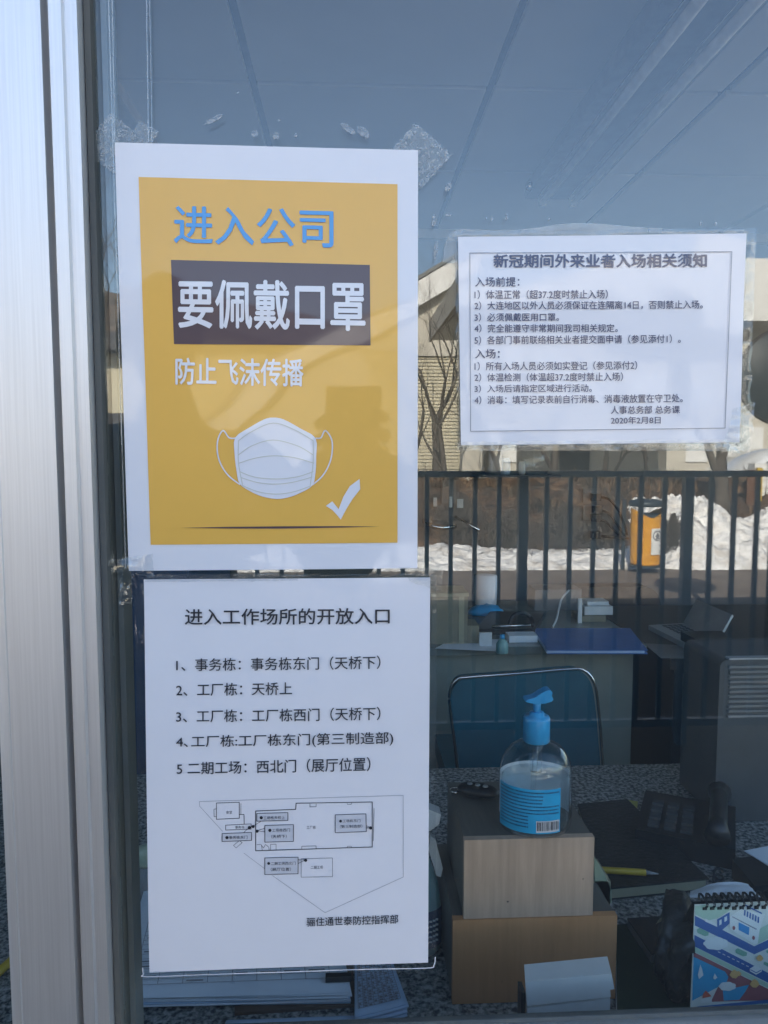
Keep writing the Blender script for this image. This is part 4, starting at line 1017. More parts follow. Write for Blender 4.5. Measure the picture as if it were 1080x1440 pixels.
bm = B(); bmesh.ops.create_uvsphere(bm, u_segments=20, v_segments=12, radius=1)
cc = at_z(682, 862, ZD)
for v in bm.verts: v.co = Vector((cc.x + v.co.x * 0.075, cc.y - 0.02 + v.co.y * 0.05, ZD + 0.002 + max(0, v.co.z) * 0.035 * (1 + 0.4 * noise.noise(v.co * 3))))
o = obj('blue_cloth', bm, 'pump', None, True); tag(o, 'crumpled sky blue cloth before the paper roll', 'cloth')

# on the back wall
yw = YB - 0.002
a = at_y(672, 668, yw - 0.2); b_ = at_y(782, 668, yw - 0.2)
o = obj('wall_shelf', bx(a.x, b_.x + 0.02, yw - 0.22, yw - 0.001, a.z - 0.018, a.z), 'dark_grey'); tag(o, 'narrow dark wall shelf at the back of the booth', 'shelf')
zsf = a.z + 0.001; ysf = yw - 0.13
def onshelf(px, w, h, m, name, label, cat):
    c_ = at_y(px, 660, ysf); bm = B(); lathe(bm, [(w * 0.8, 0), (w, h * 0.15), (w, h * 0.8), (w * 0.8, h)], (c_.x, ysf, zsf), 20)
    return tag(obj(name, bm, m, None, True), label, cat)
onshelf(694, 0.045, 0.13, 'mid_grey', 'grey_canister', 'grey canister at the left end of the wall shelf', 'canister')
onshelf(710, 0.03, 0.09, 'bluish_sheet', 'blue_cup', 'pale blue cup in the middle of the wall shelf', 'cup')
onshelf(752, 0.075, 0.14, 'clear', 'glass_jar', 'wide clear glass jar on the wall shelf', 'jar')
onshelf(734, 0.018, 0.07, 'white_plastic', 'white_bottle', 'tiny white bottle left of the clear jar', 'bottle')
a = at_y(626, 700, yw)
kr = thing('key_rack', 'small bright metal key rack hanging on the back wall', 'key rack', (a.x, yw, a.z))
obj('plate', bx(a.x - 0.02, a.x + 0.06, yw - 0.012, yw - 0.001, a.z - 0.03, a.z + 0.1), 'mid_grey', kr)
for i, (px, py, w_, h_) in enumerate(((612, 706, 0.02, 0.05), (634, 706, 0.016, 0.06), (647, 708, 0.035, 0.05))):
    c_ = at_y(px, py, yw - 0.02); obj('key_tag', bx(c_.x - w_ / 2, c_.x + w_ / 2, yw - 0.022, yw - 0.016, c_.z - h_ / 2, c_.z + h_ / 2), 'white_plastic', kr, bev=0.002)
bm = B(); tube(bm, crv([at_y(596, 732, yw - 0.1), at_y(604, 738, yw - 0.14), at_y(622, 742, yw - 0.15), at_y(640, 740, yw - 0.1)], 6), 0.014, 8); obj('hook_arm', bm, 'steel', kr, True)
bm = B(); tube(bm, [at_y(640, 726, yw - 0.12), at_y(674, 746, yw - 0.2)], 0.009, 8); obj('lever', bm, 'steel', kr, True)
a = at_y(830, 700, yw)
ob_ = thing('wall_socket', 'white wall socket with dark cables on the back wall', 'socket', (a.x, yw, a.z))
for k in range(2):
    c_ = at_y(829, 697 + 24 * k, yw); obj('socket_plate', bx(c_.x - 0.04, c_.x + 0.04, yw - 0.01, yw - 0.001, c_.z - 0.04, c_.z + 0.04), 'mid_grey', ob_, bev=0.003)
for k, (q0, q1, q2, q3) in enumerate((((838, 699), (856, 702), (872, 722), (882, 752)), ((840, 716), (856, 722), (868, 738), (880, 756)), ((838, 728), (852, 734), (864, 746), (878, 760)), ((838, 752), (856, 755), (870, 755), (884, 757)))):
    bm = B(); tube(bm, crv([at_y(*q0, yw - 0.02), at_y(*q1, yw - 0.05), at_y(*q2, yw - 0.05), at_y(*q3, yw - 0.03)], 6), 0.008, 6)
    o = obj('cable', bm, 'black', ob_, True)
    c_ = at_y(*q0, yw - 0.02); obj('plug', bx(c_.x - 0.03, c_.x + 0.02, yw - 0.05, yw - 0.012, c_.z - 0.02, c_.z + 0.02), 'black', ob_, bev=0.004)
o = obj('cabinet', bx(XL + 0.02, XL + 0.42, Dy(1.75), Dy(2.35), 0.05, 1.12), 'navy_label', bev=0.006); tag(o, 'dark navy cabinet against the left wall, glimpsed beside the notices', 'cabinet')

# ---------------------------------------------------------------- things on the counter
YF = Dy(0.715)
zlow = at_y(750, 1291, YF).z; zup = at_y(750, 1180, YF).z
a = at_y(637, 1291, YF); b_ = at_y(868, 1291, YF)
lb = thing('brown_wood_box', 'larger brown wooden box at the bottom of the pile on the counter', 'box', ((a.x + b_.x) / 2, YF, ZT))
obj('front_board', bx(a.x, b_.x, YF, YF + 0.008, ZT + 0.001, zlow), 'beech', lb, bev=0.0012)
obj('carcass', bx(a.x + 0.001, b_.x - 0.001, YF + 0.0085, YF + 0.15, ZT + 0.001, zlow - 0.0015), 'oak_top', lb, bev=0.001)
a2 = at_y(653, 1181, YF + 0.001); b2 = at_y(836, 1181, YF + 0.001)
ub = thing('pale_wood_box', 'smaller pale oak box on the brown one, carrying the sanitizer', 'box', ((a2.x + b2.x) / 2, YF, zlow))
obj('front_board', bx(a2.x, b2.x, YF + 0.001, YF + 0.009, zlow + 0.0005, zup), 'oak', ub, bev=0.0012)
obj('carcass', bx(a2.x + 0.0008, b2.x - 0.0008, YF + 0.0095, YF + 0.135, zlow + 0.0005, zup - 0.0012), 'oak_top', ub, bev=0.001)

bm = B()
for (px, py, r_) in ((714, 1268, 0.0012), (820, 1236, 0.0008), (706, 1380, 0.0007)):
    c_ = at_y(px, py, YF + 0.0006 if py < 1288 else YF - 0.0003); vs = [bm.verts.new(c_ + Vector((r_ * math.cos(k), 0, r_ * 0.8 * math.sin(k)))) for k in range(6)]; bm.faces.new(vs)
o = obj('knock_marks', bm, 'dark_trim', ub); o['kind'] = 'stuff'
for k, (pq, lbl) in enumerate(((((612, 912), (700, 916), (716, 900), (640, 897)), 'loose pale sheet at the left front of the grey desk'), (((905, 905), (960, 908), (1000, 925), (930, 926)), 'loose grey sheet on the black table in front of the laptop'))):
    zz_ = 0.7506 if k == 0 else 0.7362
    o = obj('loose_sheet', slab(B(), [(v.x, v.y) for v in (at_z(*q, zz_) for q in pq)], zz_, zz_ + 0.0012), 'sheet' if k == 0 else 'mid_grey'); tag(o, lbl, 'sheet of paper')
# hand sanitizer
bc = at_z(752, 1162, zup); bc.z = zup + 0.0003
px_m = F / (bc.y + 0.52); R0 = 53.5 / px_m
sz = thing('sanitizer_bottle', 'clear pump bottle of hand sanitizer with bright blue label and blue pump', 'sanitizer bottle', tuple(bc))
H_ = 0.094; SYY = 0.82
prof_ = [(R0 * 0.80, 0), (R0 * 0.93, 0.002), (R0 * 0.99, 0.008), (R0, 0.018), (R0, 0.05), (R0 * 0.985, 0.062), (R0 * 0.94, 0.071), (R0 * 0.84, 0.0795), (R0 * 0.69, 0.0865), (R0 * 0.52, 0.0905), (R0 * 0.36, 0.0925), (R0 * 0.30, 0.094), (R0 * 0.30, 0.099)]
bm = B(); lathe(bm, prof_, tuple(bc), 48, 1, SYY); obj('body', bm, 'clear', sz, True)
gp = [(r_ * 0.94, z + (0.003 if i == 0 else 0)) for i, (r_, z) in enumerate(prof_[:5])] + [(R0 * 0.93, 0.0555), (0.0, 0.0556)]
bm = B(); lathe(bm, gp, tuple(bc), 40, 1, SYY); obj('gel', bm, 'gel', sz, True)
bm = B(); tube(bm, [(bc.x - 0.004, bc.y, bc.z + 0.006), (bc.x, bc.y, bc.z + 0.094)], 0.0028, 10); obj('dip_tube', bm, 'clear', sz, True)
bm = B(); tube(bm, [(bc.x, bc.y, bc.z + 0.060), (bc.x, bc.y, bc.z + 0.096)], 0.0065, 14); obj('pump_body', bm, 'gel', sz, True)
def onb(a_, z, e=0.0004): return Vector((bc.x + (R0 + e) * math.sin(a_), bc.y - (R0 + e) * SYY * math.cos(a_), bc.z + z))
def curved(name, a0, a1, z0a, z1a, z0b, z1b, m, e, parent, n=24):
    vs = []; fs = []
    for i in range(n + 1):
        t = i / n; an = a0 + (a1 - a0) * t
        vs += [onb(an, z0a + (z0b - z0a) * t, e), onb(an, z1a + (z1b - z1a) * t, e)]
        if i: fs.append((2 * i - 2, 2 * i, 2 * i + 1, 2 * i - 1))
    return raw(name, vs, fs, m, parent, True)
curved('back_label', R(98), R(262), 0.012, 0.058, 0.012, 0.058, 'label_back', -0.0006, sz)
fl = curved('front_label', R(-82), R(29), 0.008, 0.054, 0.008, 0.054, 'label_blue', 0.0004, sz)
fl['label'] = 'bright blue label with small print'
curved('barcode_panel', R(-10), R(27), 0.0095, 0.0215, 0.0095, 0.0215, 'white_ink', 0.0007, sz, 8)
rr = random.Random(5); vs = []; fs = []; an = -8.5
while an < 25:
    wv = rr.choice((0.45, 0.8, 1.2)); i = len(vs)
    vs += [onb(R(an), 0.0115, 0.001), onb(R(an + wv), 0.0115, 0.001), onb(R(an + wv), 0.0205, 0.001), onb(R(an), 0.0205, 0.001)]; fs.append((i, i + 1, i + 2, i + 3)); an += wv + rr.choice((0.6, 0.9, 1.4))
raw('barcode', vs, fs, 'black_ink', sz)
vs = []; fs = []
for ln in range(11):
    z = 0.050 - ln * 0.0036; an = -76; end = 24 - rr.choice((0, 0, 12, 26)) if ln < 7 else -22
    while an < end:
        l_ = rr.uniform(1.0, 1.9); i = len(vs)
        vs += [onb(R(an), z, 0.0008), onb(R(an + l_), z, 0.0008), onb(R(an + l_), z + 0.0013, 0.0008), onb(R(an), z + 0.0013, 0.0008)]; fs.append((i, i + 1, i + 2, i + 3)); an += l_ + rr.uniform(0.5, 1.1)
raw('small_print', vs, fs, 'navy_label', sz)
bm = B(); lathe(bm, [(R0 * 0.34, 0.0925), (R0 * 0.365, 0.0935), (R0 * 0.365, 0.117), (R0 * 0.34, 0.119), (R0 * 0.2, 0.1195), (R0 * 0.2, 0.123), (R0 * 0.12, 0.1235)], tuple(bc), 36); obj('screw_cap', bm, 'pump', sz, True)
bm = B(); lathe(bm, [(0.0038, 0.123), (0.0042, 0.135)], tuple(bc), 16); obj('pump_stem', bm, 'pump', sz, True)
hp = [(-0.0135, 0.1365), (-0.0125, 0.1385), (-0.004, 0.1405), (0.002, 0.1445), (0.0085, 0.1480), (0.0125, 0.1482), (0.0145, 0.1455), (0.0135, 0.1425), (0.0155, 0.1385), (0.0140, 0.1365), (0.008, 0.1345), (-0.002, 0.1335), (-0.008, 0.1348)]
bm = B(); upright_slab(bm, [(bc.x + x, bc.z + z) for x, z in hp][::-1], bc.y - 0.0065, bc.y + 0.0065); obj('pump_head', bm, 'pump', sz, False, bev=0.0018, seg=3)

# car key
kc = at_z(672, 1120, zup); kf = thing('car_key', 'black car key fob with silver buttons behind the sanitizer', 'key', (kc.x, kc.y, zup))
bm = B(); bmesh.ops.create_uvsphere(bm, u_segments=24, v_segments=14, radius=1)
rot = Matrix.Rotation(R(-24), 3, 'Z')
for v in bm.verts:
    q_ = Vector((math.copysign(abs(v.co.x) ** 0.8, v.co.x) * 0.024, math.copysign(abs(v.co.y) ** 0.8, v.co.y) * 0.0125, v.co.z * 0.007)); v.co = rot @ q_ + Vector((kc.x, kc.y, zup + 0.0075))
obj('fob', bm, 'black', kf, True)
for dx in (-0.009, 0.0, 0.009):
    p = rot @ Vector((dx, -0.002, 0)); bm = B(); lathe(bm, [(0.0032, 0), (0.003, 0.001)], (kc.x + p.x, kc.y + p.y, zup + 0.0142), 12); obj('button', bm, 'silver', kf, True)
p = rot @ Vector((-0.027, 0, 0)); bm = B(); tube(bm, [(kc.x + p.x + 0.006 * math.cos(t * 0.5236), kc.y + p.y + 0.006 * math.sin(t * 0.5236), zup + 0.003) for t in range(13)], 0.0008, 6, False); obj('key_ring', bm, 'steel', kf, True)

# translucent case behind the pale box
y0 = Dy(0.775); a = at_y(834, 1284, y0); zz = zlow
q_ = [at_y(*p, y0) for p in ((836, 1205), (848, 1225), (860, 1252), (860, 1270), (836, 1274))]
fc = thing('tape_dispenser', 'pale frosted sloping plastic case squeezed beside the pale oak box', 'dispenser', (a.x, y0, zlow))
bm = B(); upright_slab(bm, [(v.x, v.z) for v in (q_[0], q_[1], q_[2], q_[3], q_[4])], y0, y0 + 0.045); obj('sloping_body', bm, 'frost', fc, bev=0.001)
q2 = at_y(859, 1275, y0)
obj('foot', bx(a.x, q2.x - 0.001, y0, y0 + 0.045, zlow + 0.0006, min(q_[3].z, q_[4].z) - 0.001), 'cream', fc, bev=0.001)

# spray bottle behind the entrance list
D_ = 0.80; y0 = Dy(D_); c = at_y(588, 1390, y0)
sp = thing('spray_bottle', 'pale teal spray bottle with white trigger half hidden by the entrance list', 'spray bottle', (c.x, y0, ZT))
X = lambda px, py: at_y(px, py, y0)
cx = X(586, 1300).x
bm = B(); lathe(bm, [(0.022, 0.001), (0.026, 0.006), (0.0275, 0.03), (0.027, 0.06), (0.023, 0.085), (0.016, 0.105), (0.011, 0.118), (0.011, 0.128)], (cx, y0, ZT), 28, 1.02, 0.7)
obj('body', bm, 'teal_bottle', sp, True)
vs = []; fs = []
for i in range(13):
    an = R(-70 + 150 * i / 12); 
    for z, r_ in ((0.014, 0.0275), (0.058, 0.0276)): vs.append((cx + r_ * 1.03 * math.sin(an), y0 - 0.7 * r_ * 1.03 * math.cos(an) - 0.0006, ZT + z))
    if i: fs.append((2 * i - 2, 2 * i, 2 * i + 1, 2 * i - 1))
raw('label_wrap', vs, fs, 'navy_label', sp, True)
vs2 = [Vector(v) for v in ()]
bm = B()
for k in range(5):
    for i in range(4):
        an = R(20 + 9 * i); z = ZT + 0.022 + k * 0.006
        p = Vector((cx + 0.0292 * math.sin(an), y0 - 0.7 * 0.0292 * math.cos(an) - 0.001, z)); box(bm, p.x - 0.0016, p.x + 0.0014, p.y - 0.0003, p.y, z, z + 0.0022)
o = obj('label_marks', bm, 'white_plastic', sp); o['kind'] = 'stuff'
bm = B(); lathe(bm, [(0.0125, 0.129), (0.0125, 0.143), (0.009, 0.146)], (cx, y0, ZT), 20); obj('collar', bm, 'white_plastic', sp, True)
bm = B(); upright_slab(bm, [(cx - 0.02, ZT + 0.146), (cx + 0.014, ZT + 0.147), (cx + 0.024, ZT + 0.155), (cx + 0.026, ZT + 0.166), (cx + 0.012, ZT + 0.172), (cx - 0.02, ZT + 0.171)], y0 - 0.009, y0 + 0.009); obj('spray_head', bm, 'white_plastic', sp, bev=0.003)
tr = [X(*p) for p in ((604, 1172), (612, 1178), (616, 1195), (622, 1218), (619, 1230), (613, 1228), (607, 1208), (602, 1192))]
bm = B(); upright_slab(bm, [(v.x, v.z) for v in tr], y0 - 0.005, y0 + 0.005); obj('trigger', bm, 'white_plastic', sp, bev=0.0015)

# paper stacks
def stack(name, label, cat, corners, z0, n, th, m='sheet', seedv=1, grid=True):
    rr = random.Random(seedv); c_ = sum((Vector((q.x, q.y, 0)) for q in corners), Vector()) / 4
    t_ = thing(name, label, cat, (c_.x, c_.y, z0)); z = z0 + 0.0004
    for k in range(n):
        dx, dy, an = rr.uniform(-1, 1) * 0.0022, rr.uniform(-1, 1) * 0.002, rr.uniform(-1, 1) * 0.012
        rot_ = Matrix.Rotation(an, 3, 'Z'); cs = [rot_ @ (Vector((q.x, q.y, 0)) - c_) + c_ + Vector((dx, dy, 0)) for q in corners]
        nx = 8; vs = []; fs = []
        for j in range(nx + 1):
            for i in range(nx + 1):
                u, v = i / nx, j / nx; p = cs[0].lerp(cs[1], u).lerp(cs[3].lerp(cs[2], u), v)
                lift = 0.0028 * max(0, u - 0.82) * 5 * max(0, 0.4 - v) * k / n
                vs.append((p.x, p.y, z + lift + 0.0003 * noise.noise((p.x * 30, p.y * 30, k * 0.1))))
        for j in range(nx):
            for i in range(nx):
                a_ = j * (nx + 1) + i; fs.append((a_, a_ + 1, a_ + nx + 2, a_ + nx + 1))
        o_ = raw('sheet', vs, fs, m if k % 4 else 'bluish_sheet', t_, True); md = o_.modifiers.new('thick', 'SOLIDIFY'); md.thickness = th * 0.85; md.offset = 0
        z += th
    if grid:
        bm = B()
        def P_(u, v): p = cs[0].lerp(cs[1], u).lerp(cs[3].lerp(cs[2], u), v); return Vector((p.x, p.y, z + 0.0006 + 0.0028 * max(0, u - 0.82) * 5 * max(0, 0.4 - v)))
        def ln_(u0, v0, u1, v1, w_=0.0006):
            a_, b__ = P_(u0, v0), P_(u1, v1); d = (b__ - a_); s = Vector((-d.y, d.x, 0)).normalized() * w_ / 2
            bm.faces.new([bm.verts.new(q) for q in (a_ - s, b__ - s, b__ + s, a_ + s)])
        for k in range(24): ln_(0.07, 0.08 + k * 0.037, 0.93, 0.08 + k * 0.037)
        for k in range(9): ln_(0.07 + k * 0.1075, 0.08, 0.07 + k * 0.1075, 0.93)
        o_ = obj('table_lines', bm, 'line_ink', t_)
        bm = B()
        for r_ in range(23):
            for k in range(8):
                if rr.random() < 0.6: ln_(0.085 + k * 0.1075, 0.098 + r_ * 0.037, 0.085 + k * 0.1075 + rr.uniform(0.02, 0.08), 0.098 + r_ * 0.037, 0.0022)
        o_ = obj('table_entries', bm, 'line_ink', t_)
    return t_, z
zs1 = ZT + 0.018
c1 = [at_z(*p, zs1) for p in ((160, 1402), (492, 1394), (455, 1205), (208, 1236))]
cl = thing('clipboard', 'brown clipboard under the left paper stack', 'clipboard', tuple(at_z(400, 1410, ZT)))
cq = [at_z(*p, ZT + 0.004) for p in ((330, 1424), (499, 1412), (496, 1352), (330, 1352))]
obj('board', slab(B(), [(v.x, v.y) for v in cq], ZT + 0.0005, ZT + 0.004), 'clip', cl)
kk = at_z(478, 1368, ZT + 0.03)
stack('paper_stack', 'left stack of printed table forms seen below the entrance list', 'paper stack', c1, ZT + 0.0045, 11, 0.0012, seedv=2)
obj('clip', bx(kk.x - 0.015, kk.x + 0.012, kk.y, kk.y + 0.006, ZT + 0.0195, ZT + 0.026), 'black', cl, bev=0.001)
zs2 = ZT + 0.011
c2_ = [at_z(*p, zs2) for p in ((502, 1432), (574, 1414), (545, 1330), (501, 1334))]
stack('paper_stack', 'right stack of bluish forms beside the brown clipboard edge', 'paper stack', c2_, ZT + 0.0004, 8, 0.0014, 'bluish_sheet', 7)
c3_ = [at_z(*p, zs2 - .006) for p in ((312, 1445), (500, 1438), (500, 1424), (318, 1430))]
stack('paper_stack', 'thin pale blue stack nearest the window under the clipboard', 'paper stack', c3_, ZT + 0.0004, 3, 0.0010, 'bluish_sheet', 9, False)
# small frosted flask left of the list
c = at_z(205, 1262, ZT)
fk = thing('small_flask', 'small flask with pale green round cap peeping out left of the entrance list', 'flask', (c.x, c.y, ZT))
bm = B(); lathe(bm, [(0.015, 0), (0.016, 0.004), (0.015, 0.03), (0.007, 0.042)], (c.x, c.y, ZT + .0003), 20); obj('body', bm, 'mid_grey', fk, True)
bm = B(); lathe(bm, [(0.008, 0.043), (0.011, 0.048), (0.012, 0.058), (0.010, 0.066), (0.004, 0.07)], (c.x, c.y, ZT), 20); obj('cap', bm, 'frost', fk, True)

# bright metal profile near the pane
y0 = Dy(0.605)
mb = thing('metal_bracket', 'short length of bright aluminium profile leaning by the pane before the brown box', 'metal profile', tuple(at_y(800, 1440, y0)))
q_ = [at_y(*p, y0) for p in ((739, 1381), (860, 1369), (864, 1391), (858, 1392), (859, 1402), (741, 1415))]
dpt = Vector((0.004, 0.022, 0.0))
vs = q_ + [v + dpt for v in q_]; n_ = len(q_)
raw('upper_flange', vs, [tuple(range(n_))[::-1], tuple(range(n_, 2 * n_))] + [(i, (i + 1) % n_, n_ + (i + 1) % n_, n_ + i) for i in range(n_)], 'white_metal', mb)
q_ = [at_y(*p, y0 + 0.0015) for p in ((741, 1418), (858, 1405), (858, 1500), (741, 1510))]
vs = q_ + [v + dpt for v in q_]
raw('lower_web', vs, [(3, 2, 1, 0), (4, 5, 6, 7), (0, 1, 5, 4), (1, 2, 6, 5), (2, 3, 7, 6), (3, 0, 4, 7)], 'white_metal', mb)
q_ = [at_y(*p, y0 + 0.004) for p in ((733, 1396), (739, 1396), (739, 1500), (732, 1500))]
vs = q_ + [v + Vector((0, 0.014, 0)) for v in q_]
raw('end_clip', vs, [(3, 2, 1, 0), (4, 5, 6, 7), (0, 1, 5, 4), (1, 2, 6, 5), (2, 3, 7, 6), (3, 0, 4, 7)], 'black', mb)

# black notebook with pen and sticky note
q_ = [at_z(*p, ZT + 0.016) for p in ((812, 1131), (882, 1124), (997, 1236), (852, 1250))][::-1]
nb = thing('black_notebook', 'large black covered notebook lying on the granite with a yellow pen on it', 'notebook', (q_[0].x, q_[0].y, ZT))
obj('cover', slab(B(), [(v.x, v.y) for v in q_], ZT + 0.0145, ZT + 0.0165), 'leather', nb)
ins = [(v.x + (0.003 if v.x < q_[1].x - 0.02 else -0.004), v.y) for v in q_]
obj('pages', slab(B(), ins, ZT + 0.003, ZT + 0.0143), 'cream', nb)
obj('back_cover', slab(B(), [(v.x, v.y) for v in q_], ZT + 0.0005, ZT + 0.0028), 'leather', nb)
pa, pb, pc = (at_z(*p, ZT + 0.0215) for p in ((822, 1222), (908, 1227), (926, 1229)))
pn = thing('yellow_pen', 'yellow barrelled pen with metal tip on the black notebook', 'pen', tuple(pa))
bm = B(); tube(bm, [pa, pb], 0.0042, 12); obj('barrel', bm, 'yellow_plastic', pn, True)
bm = B(); tube(bm, [pb + (pb - pa) * 0.005, pb.lerp(pc, .5), pc], [0.0036, 0.002, 0.0005], 10); obj('tip', bm, 'silver', pn, True)
q_ = [at_z(*p, ZT + 0.004) for p in ((883, 1125), (897, 1127), (896, 1136), (889, 1136))]
o = obj('sticky_note', slab(B(), [(v.x, v.y) for v in q_], ZT + 0.003, ZT + 0.004), 'sticky'); tag(o, 'yellow sticky note at the far corner of the black notebook', 'sticky note')
# second yellow pen far left
pa, pb = at_z(-22, 1386, ZT + 0.005), at_z(24, 1343, ZT + 0.005)
o = obj('yellow_pen', tube(B(), [pa, pb.lerp(pa, 0.05), pb], [0.0048, 0.0048, 0.0035], 12), 'yellow_plastic', None, True); tag(o, 'yellow pen on the granite seen left of the aluminium upright', 'pen')

# dark shrub between bin and snow heap
def shrub(px, D, zt_, wd, seedv, label, n_=1500, zb_=0.15):
    c = mir(px, 760, D); t = thing('dark_shrub', label, 'shrub', (c.x, c.y, 0)); rr = random.Random(seedv)
    vs = []; fs = []
    for _ in range(n_):
        a = rr.uniform(0, 6.28); r_ = abs(rr.gauss(0, wd)); z = rr.uniform(zb_, zt_) * (1 - 0.3 * min(1, r_ / wd / 2))
        b0 = Vector((c.x + r_ * math.cos(a), c.y + r_ * math.sin(a) + .1, z)); d = Vector((rr.gauss(0, .03), rr.gauss(0, .03), rr.uniform(.02, .08))); q = Vector((.008, 0, 0))
        i = len(vs); vs += [b0 - q, b0 + q, b0 + d]; fs.append((i, i + 1, i + 2))
    o = raw('twigs', vs, fs, 'bark', t); o['kind'] = 'stuff'
    bm = B()
    for k in range(5): tube(bm, [(c.x, c.y + .1, 0), (c.x + rr.uniform(-1, 1) * wd, c.y + .1 + rr.uniform(-.05, .05), zt_ * 0.9)], [0.012, 0.004], 5)
    o = obj('stem', bm, 'bark', t); o['kind'] = 'stuff'
shrub(941, 9.0, 0.62, 0.07, 8, 'small dark leafless shrub squeezed between the orange bin and the snow heap')
shrub(646, 9.9, 0.85, 0.22, 9, 'dark leafless shrub at the left end of the snow bank', 3000)
shrub(715, 9.8, 0.60, 0.25, 10, 'low wide leafless shrub behind the middle of the snow bank', 3000)
shrub(790, 9.8, 0.68, 0.22, 11, 'dark leafless shrub behind the snow bank, near the cables', 3200)
shrub(842, 9.7, 0.62, 0.16, 12, 'leafless shrub just left of the orange bin', 2600)
# telephone
tc = at_z(955, 1160, ZT + 0.02)
tp = thing('desk_phone', 'black desk telephone with handset between notebook and grey case', 'telephone', (tc.x, tc.y, ZT))
rot = Matrix.Translation((tc.x, tc.y, ZT)) @ Matrix.Rotation(R(-28), 4, 'Z')
obj('base', bx(-0.055, 0.075, -0.06, 0.075, 0.0005, 0.03, mtx=rot), 'black', tp, bev=0.005)
for i in range(3):
    for j in range(4): obj('key_button', bx(-0.04 + i * 0.022, -0.025 + i * 0.022, -0.045 + j * 0.024, -0.030 + j * 0.024, 0.0305, 0.034, mtx=rot), 'dark_grey', tp)
hb = B(); tube(hb, [rot @ Vector(v) for v in ((0.052, -0.075, 0.05), (0.052, -0.05, 0.058), (0.052, 0.03, 0.060), (0.052, 0.07, 0.05))], [0.017, 0.012, 0.012, 0.017], 12); obj('handset', hb, 'black', tp, True)
pts = [rot @ Vector((0.055 + 0.006 * math.cos(k * 0.9), -0.085 - k * 0.0022, 0.008 + 0.006 * math.sin(k * 0.9))) for k in range(50)]
obj('coiled_cord', tube(B(), pts, 0.0016, 5), 'black', tp, True)

# grey ventilated case
y0 = Dy(1.07); a = at_y(1003, 1188, y0); zt_ = at_y(1003, 928, y0).z
gc = thing('equipment_case', 'dark grey equipment case with horizontal vent ribs at the right', 'equipment case', (a.x + 0.15, y0, ZT))
bm = B(); upright_slab(bm, rr_pts(a.x, a.x + 0.34, ZT + 0.001, zt_, 0.012)[::-1], y0, y0 + 0.12); obj('housing', bm, 'dark_grey', gc, bev=0.003)
for k in range(11):
    z = zt_ - 0.010 - k * 0.0076; o = obj('vent_rib', bx(a.x + 0.014 if k else a.x + 0.012, a.x + 0.33, y0 - 0.004, y0 + 0.0005, z - 0.0022, z + 0.0012), 'mid_grey', gc)
obj('top_edge', bx(a.x + 0.012, a.x + 0.33, y0 - 0.003, y0 + 0.01, zt_ + 0.0005, zt_ + 0.003), 'silver', gc)
# document tray
q_ = [at_z(*p, ZT + 0.03) for p in ((1030, 1204), (1062, 1242), (1150, 1234), (1110, 1192))]
tr_ = thing('document_tray', 'black document tray holding white forms at the right edge', 'tray', (q_[1].x, q_[1].y, ZT))
obj('tray', slab(B(), [(v.x, v.y) for v in q_], ZT + 0.0005, ZT + 0.026), 'black', tr_, bev=0.002)
q_ = [at_z(*p, ZT + 0.03) for p in ((1047, 1194), (1080, 1214), (1140, 1208), (1100, 1184))]
o = obj('white_form', slab(B(), [(v.x, v.y) for v in q_], ZT + 0.0265, ZT + 0.028), 'sheet'); tag(o, 'white printed form lying in the black document tray', 'form')

# green ledger, black booklet, leather pouch
q_ = [at_z(*p, ZT + 0.008) for p in ((866, 1300), (930, 1296), (1000, 1432), (868, 1436))][::-1]
gl = thing('green_ledger', 'dark green covered ledger lying right of the brown box', 'ledger', (q_[0].x, q_[0].y, ZT))
obj('cover', slab(B(), [(v.x, v.y) for v in q_], ZT + 0.006, ZT + 0.0078), 'green_book', gl)
obj('pages', slab(B(), [(v.x * .996 + .001, v.y + 0.002) for v in q_], ZT + 0.0006, ZT + 0.0058), 'sheet', gl)
q_ = [at_z(*p, ZT + 0.02) for p in ((882, 1291), (936, 1288), (962, 1330), (916, 1341))][::-1]
bb = thing('black_booklet', 'thick black booklet with grey page edge on the green ledger', 'booklet', (q_[0].x, q_[0].y, ZT))
obj('cover', slab(B(), [(v.x, v.y) for v in q_], ZT + 0.0185, ZT + 0.020), 'black', bb)
obj('pages', slab(B(), [(v.x + 0.0008, v.y + 0.001) for v in q_], ZT + 0.0082, ZT + 0.0183), 'mid_grey', bb)
def lump(name, c_, s_, m, seedv, amp, rz=0, n=3, fr=1.4, parent=None):
    bm = B(); bmesh.ops.create_icosphere(bm, subdivisions=n + 1, radius=1); r3 = Matrix.Rotation(R(rz), 3, 'Z')
    for v in bm.verts:
        d = 1 + amp * noise.noise(v.co * fr + Vector((seedv, 0, 0))) - amp * 0.8 * abs(noise.noise(v.co * fr * 2.2 + Vector((0, seedv, 0))))
        q = Vector((math.copysign(abs(v.co.x) ** 0.7, v.co.x) * s_[0], math.copysign(abs(v.co.y) ** 0.7, v.co.y) * s_[1], math.copysign(abs(v.co.z) ** 0.8, v.co.z) * s_[2])) * d
        v.co = r3 @ q + Vector(c_)
    return obj(name, bm, m, parent, True)
c = at_z(955, 1350, ZT + 0.04)
o = lump('leather_pouch', (c.x + 0.004, c.y + 0.012, ZT + 0.046), (0.022, 0.050, 0.044), 'leather', 4, 0.35, -24); tag(o, 'creased black leather pouch slumped behind the desk calendar', 'pouch')
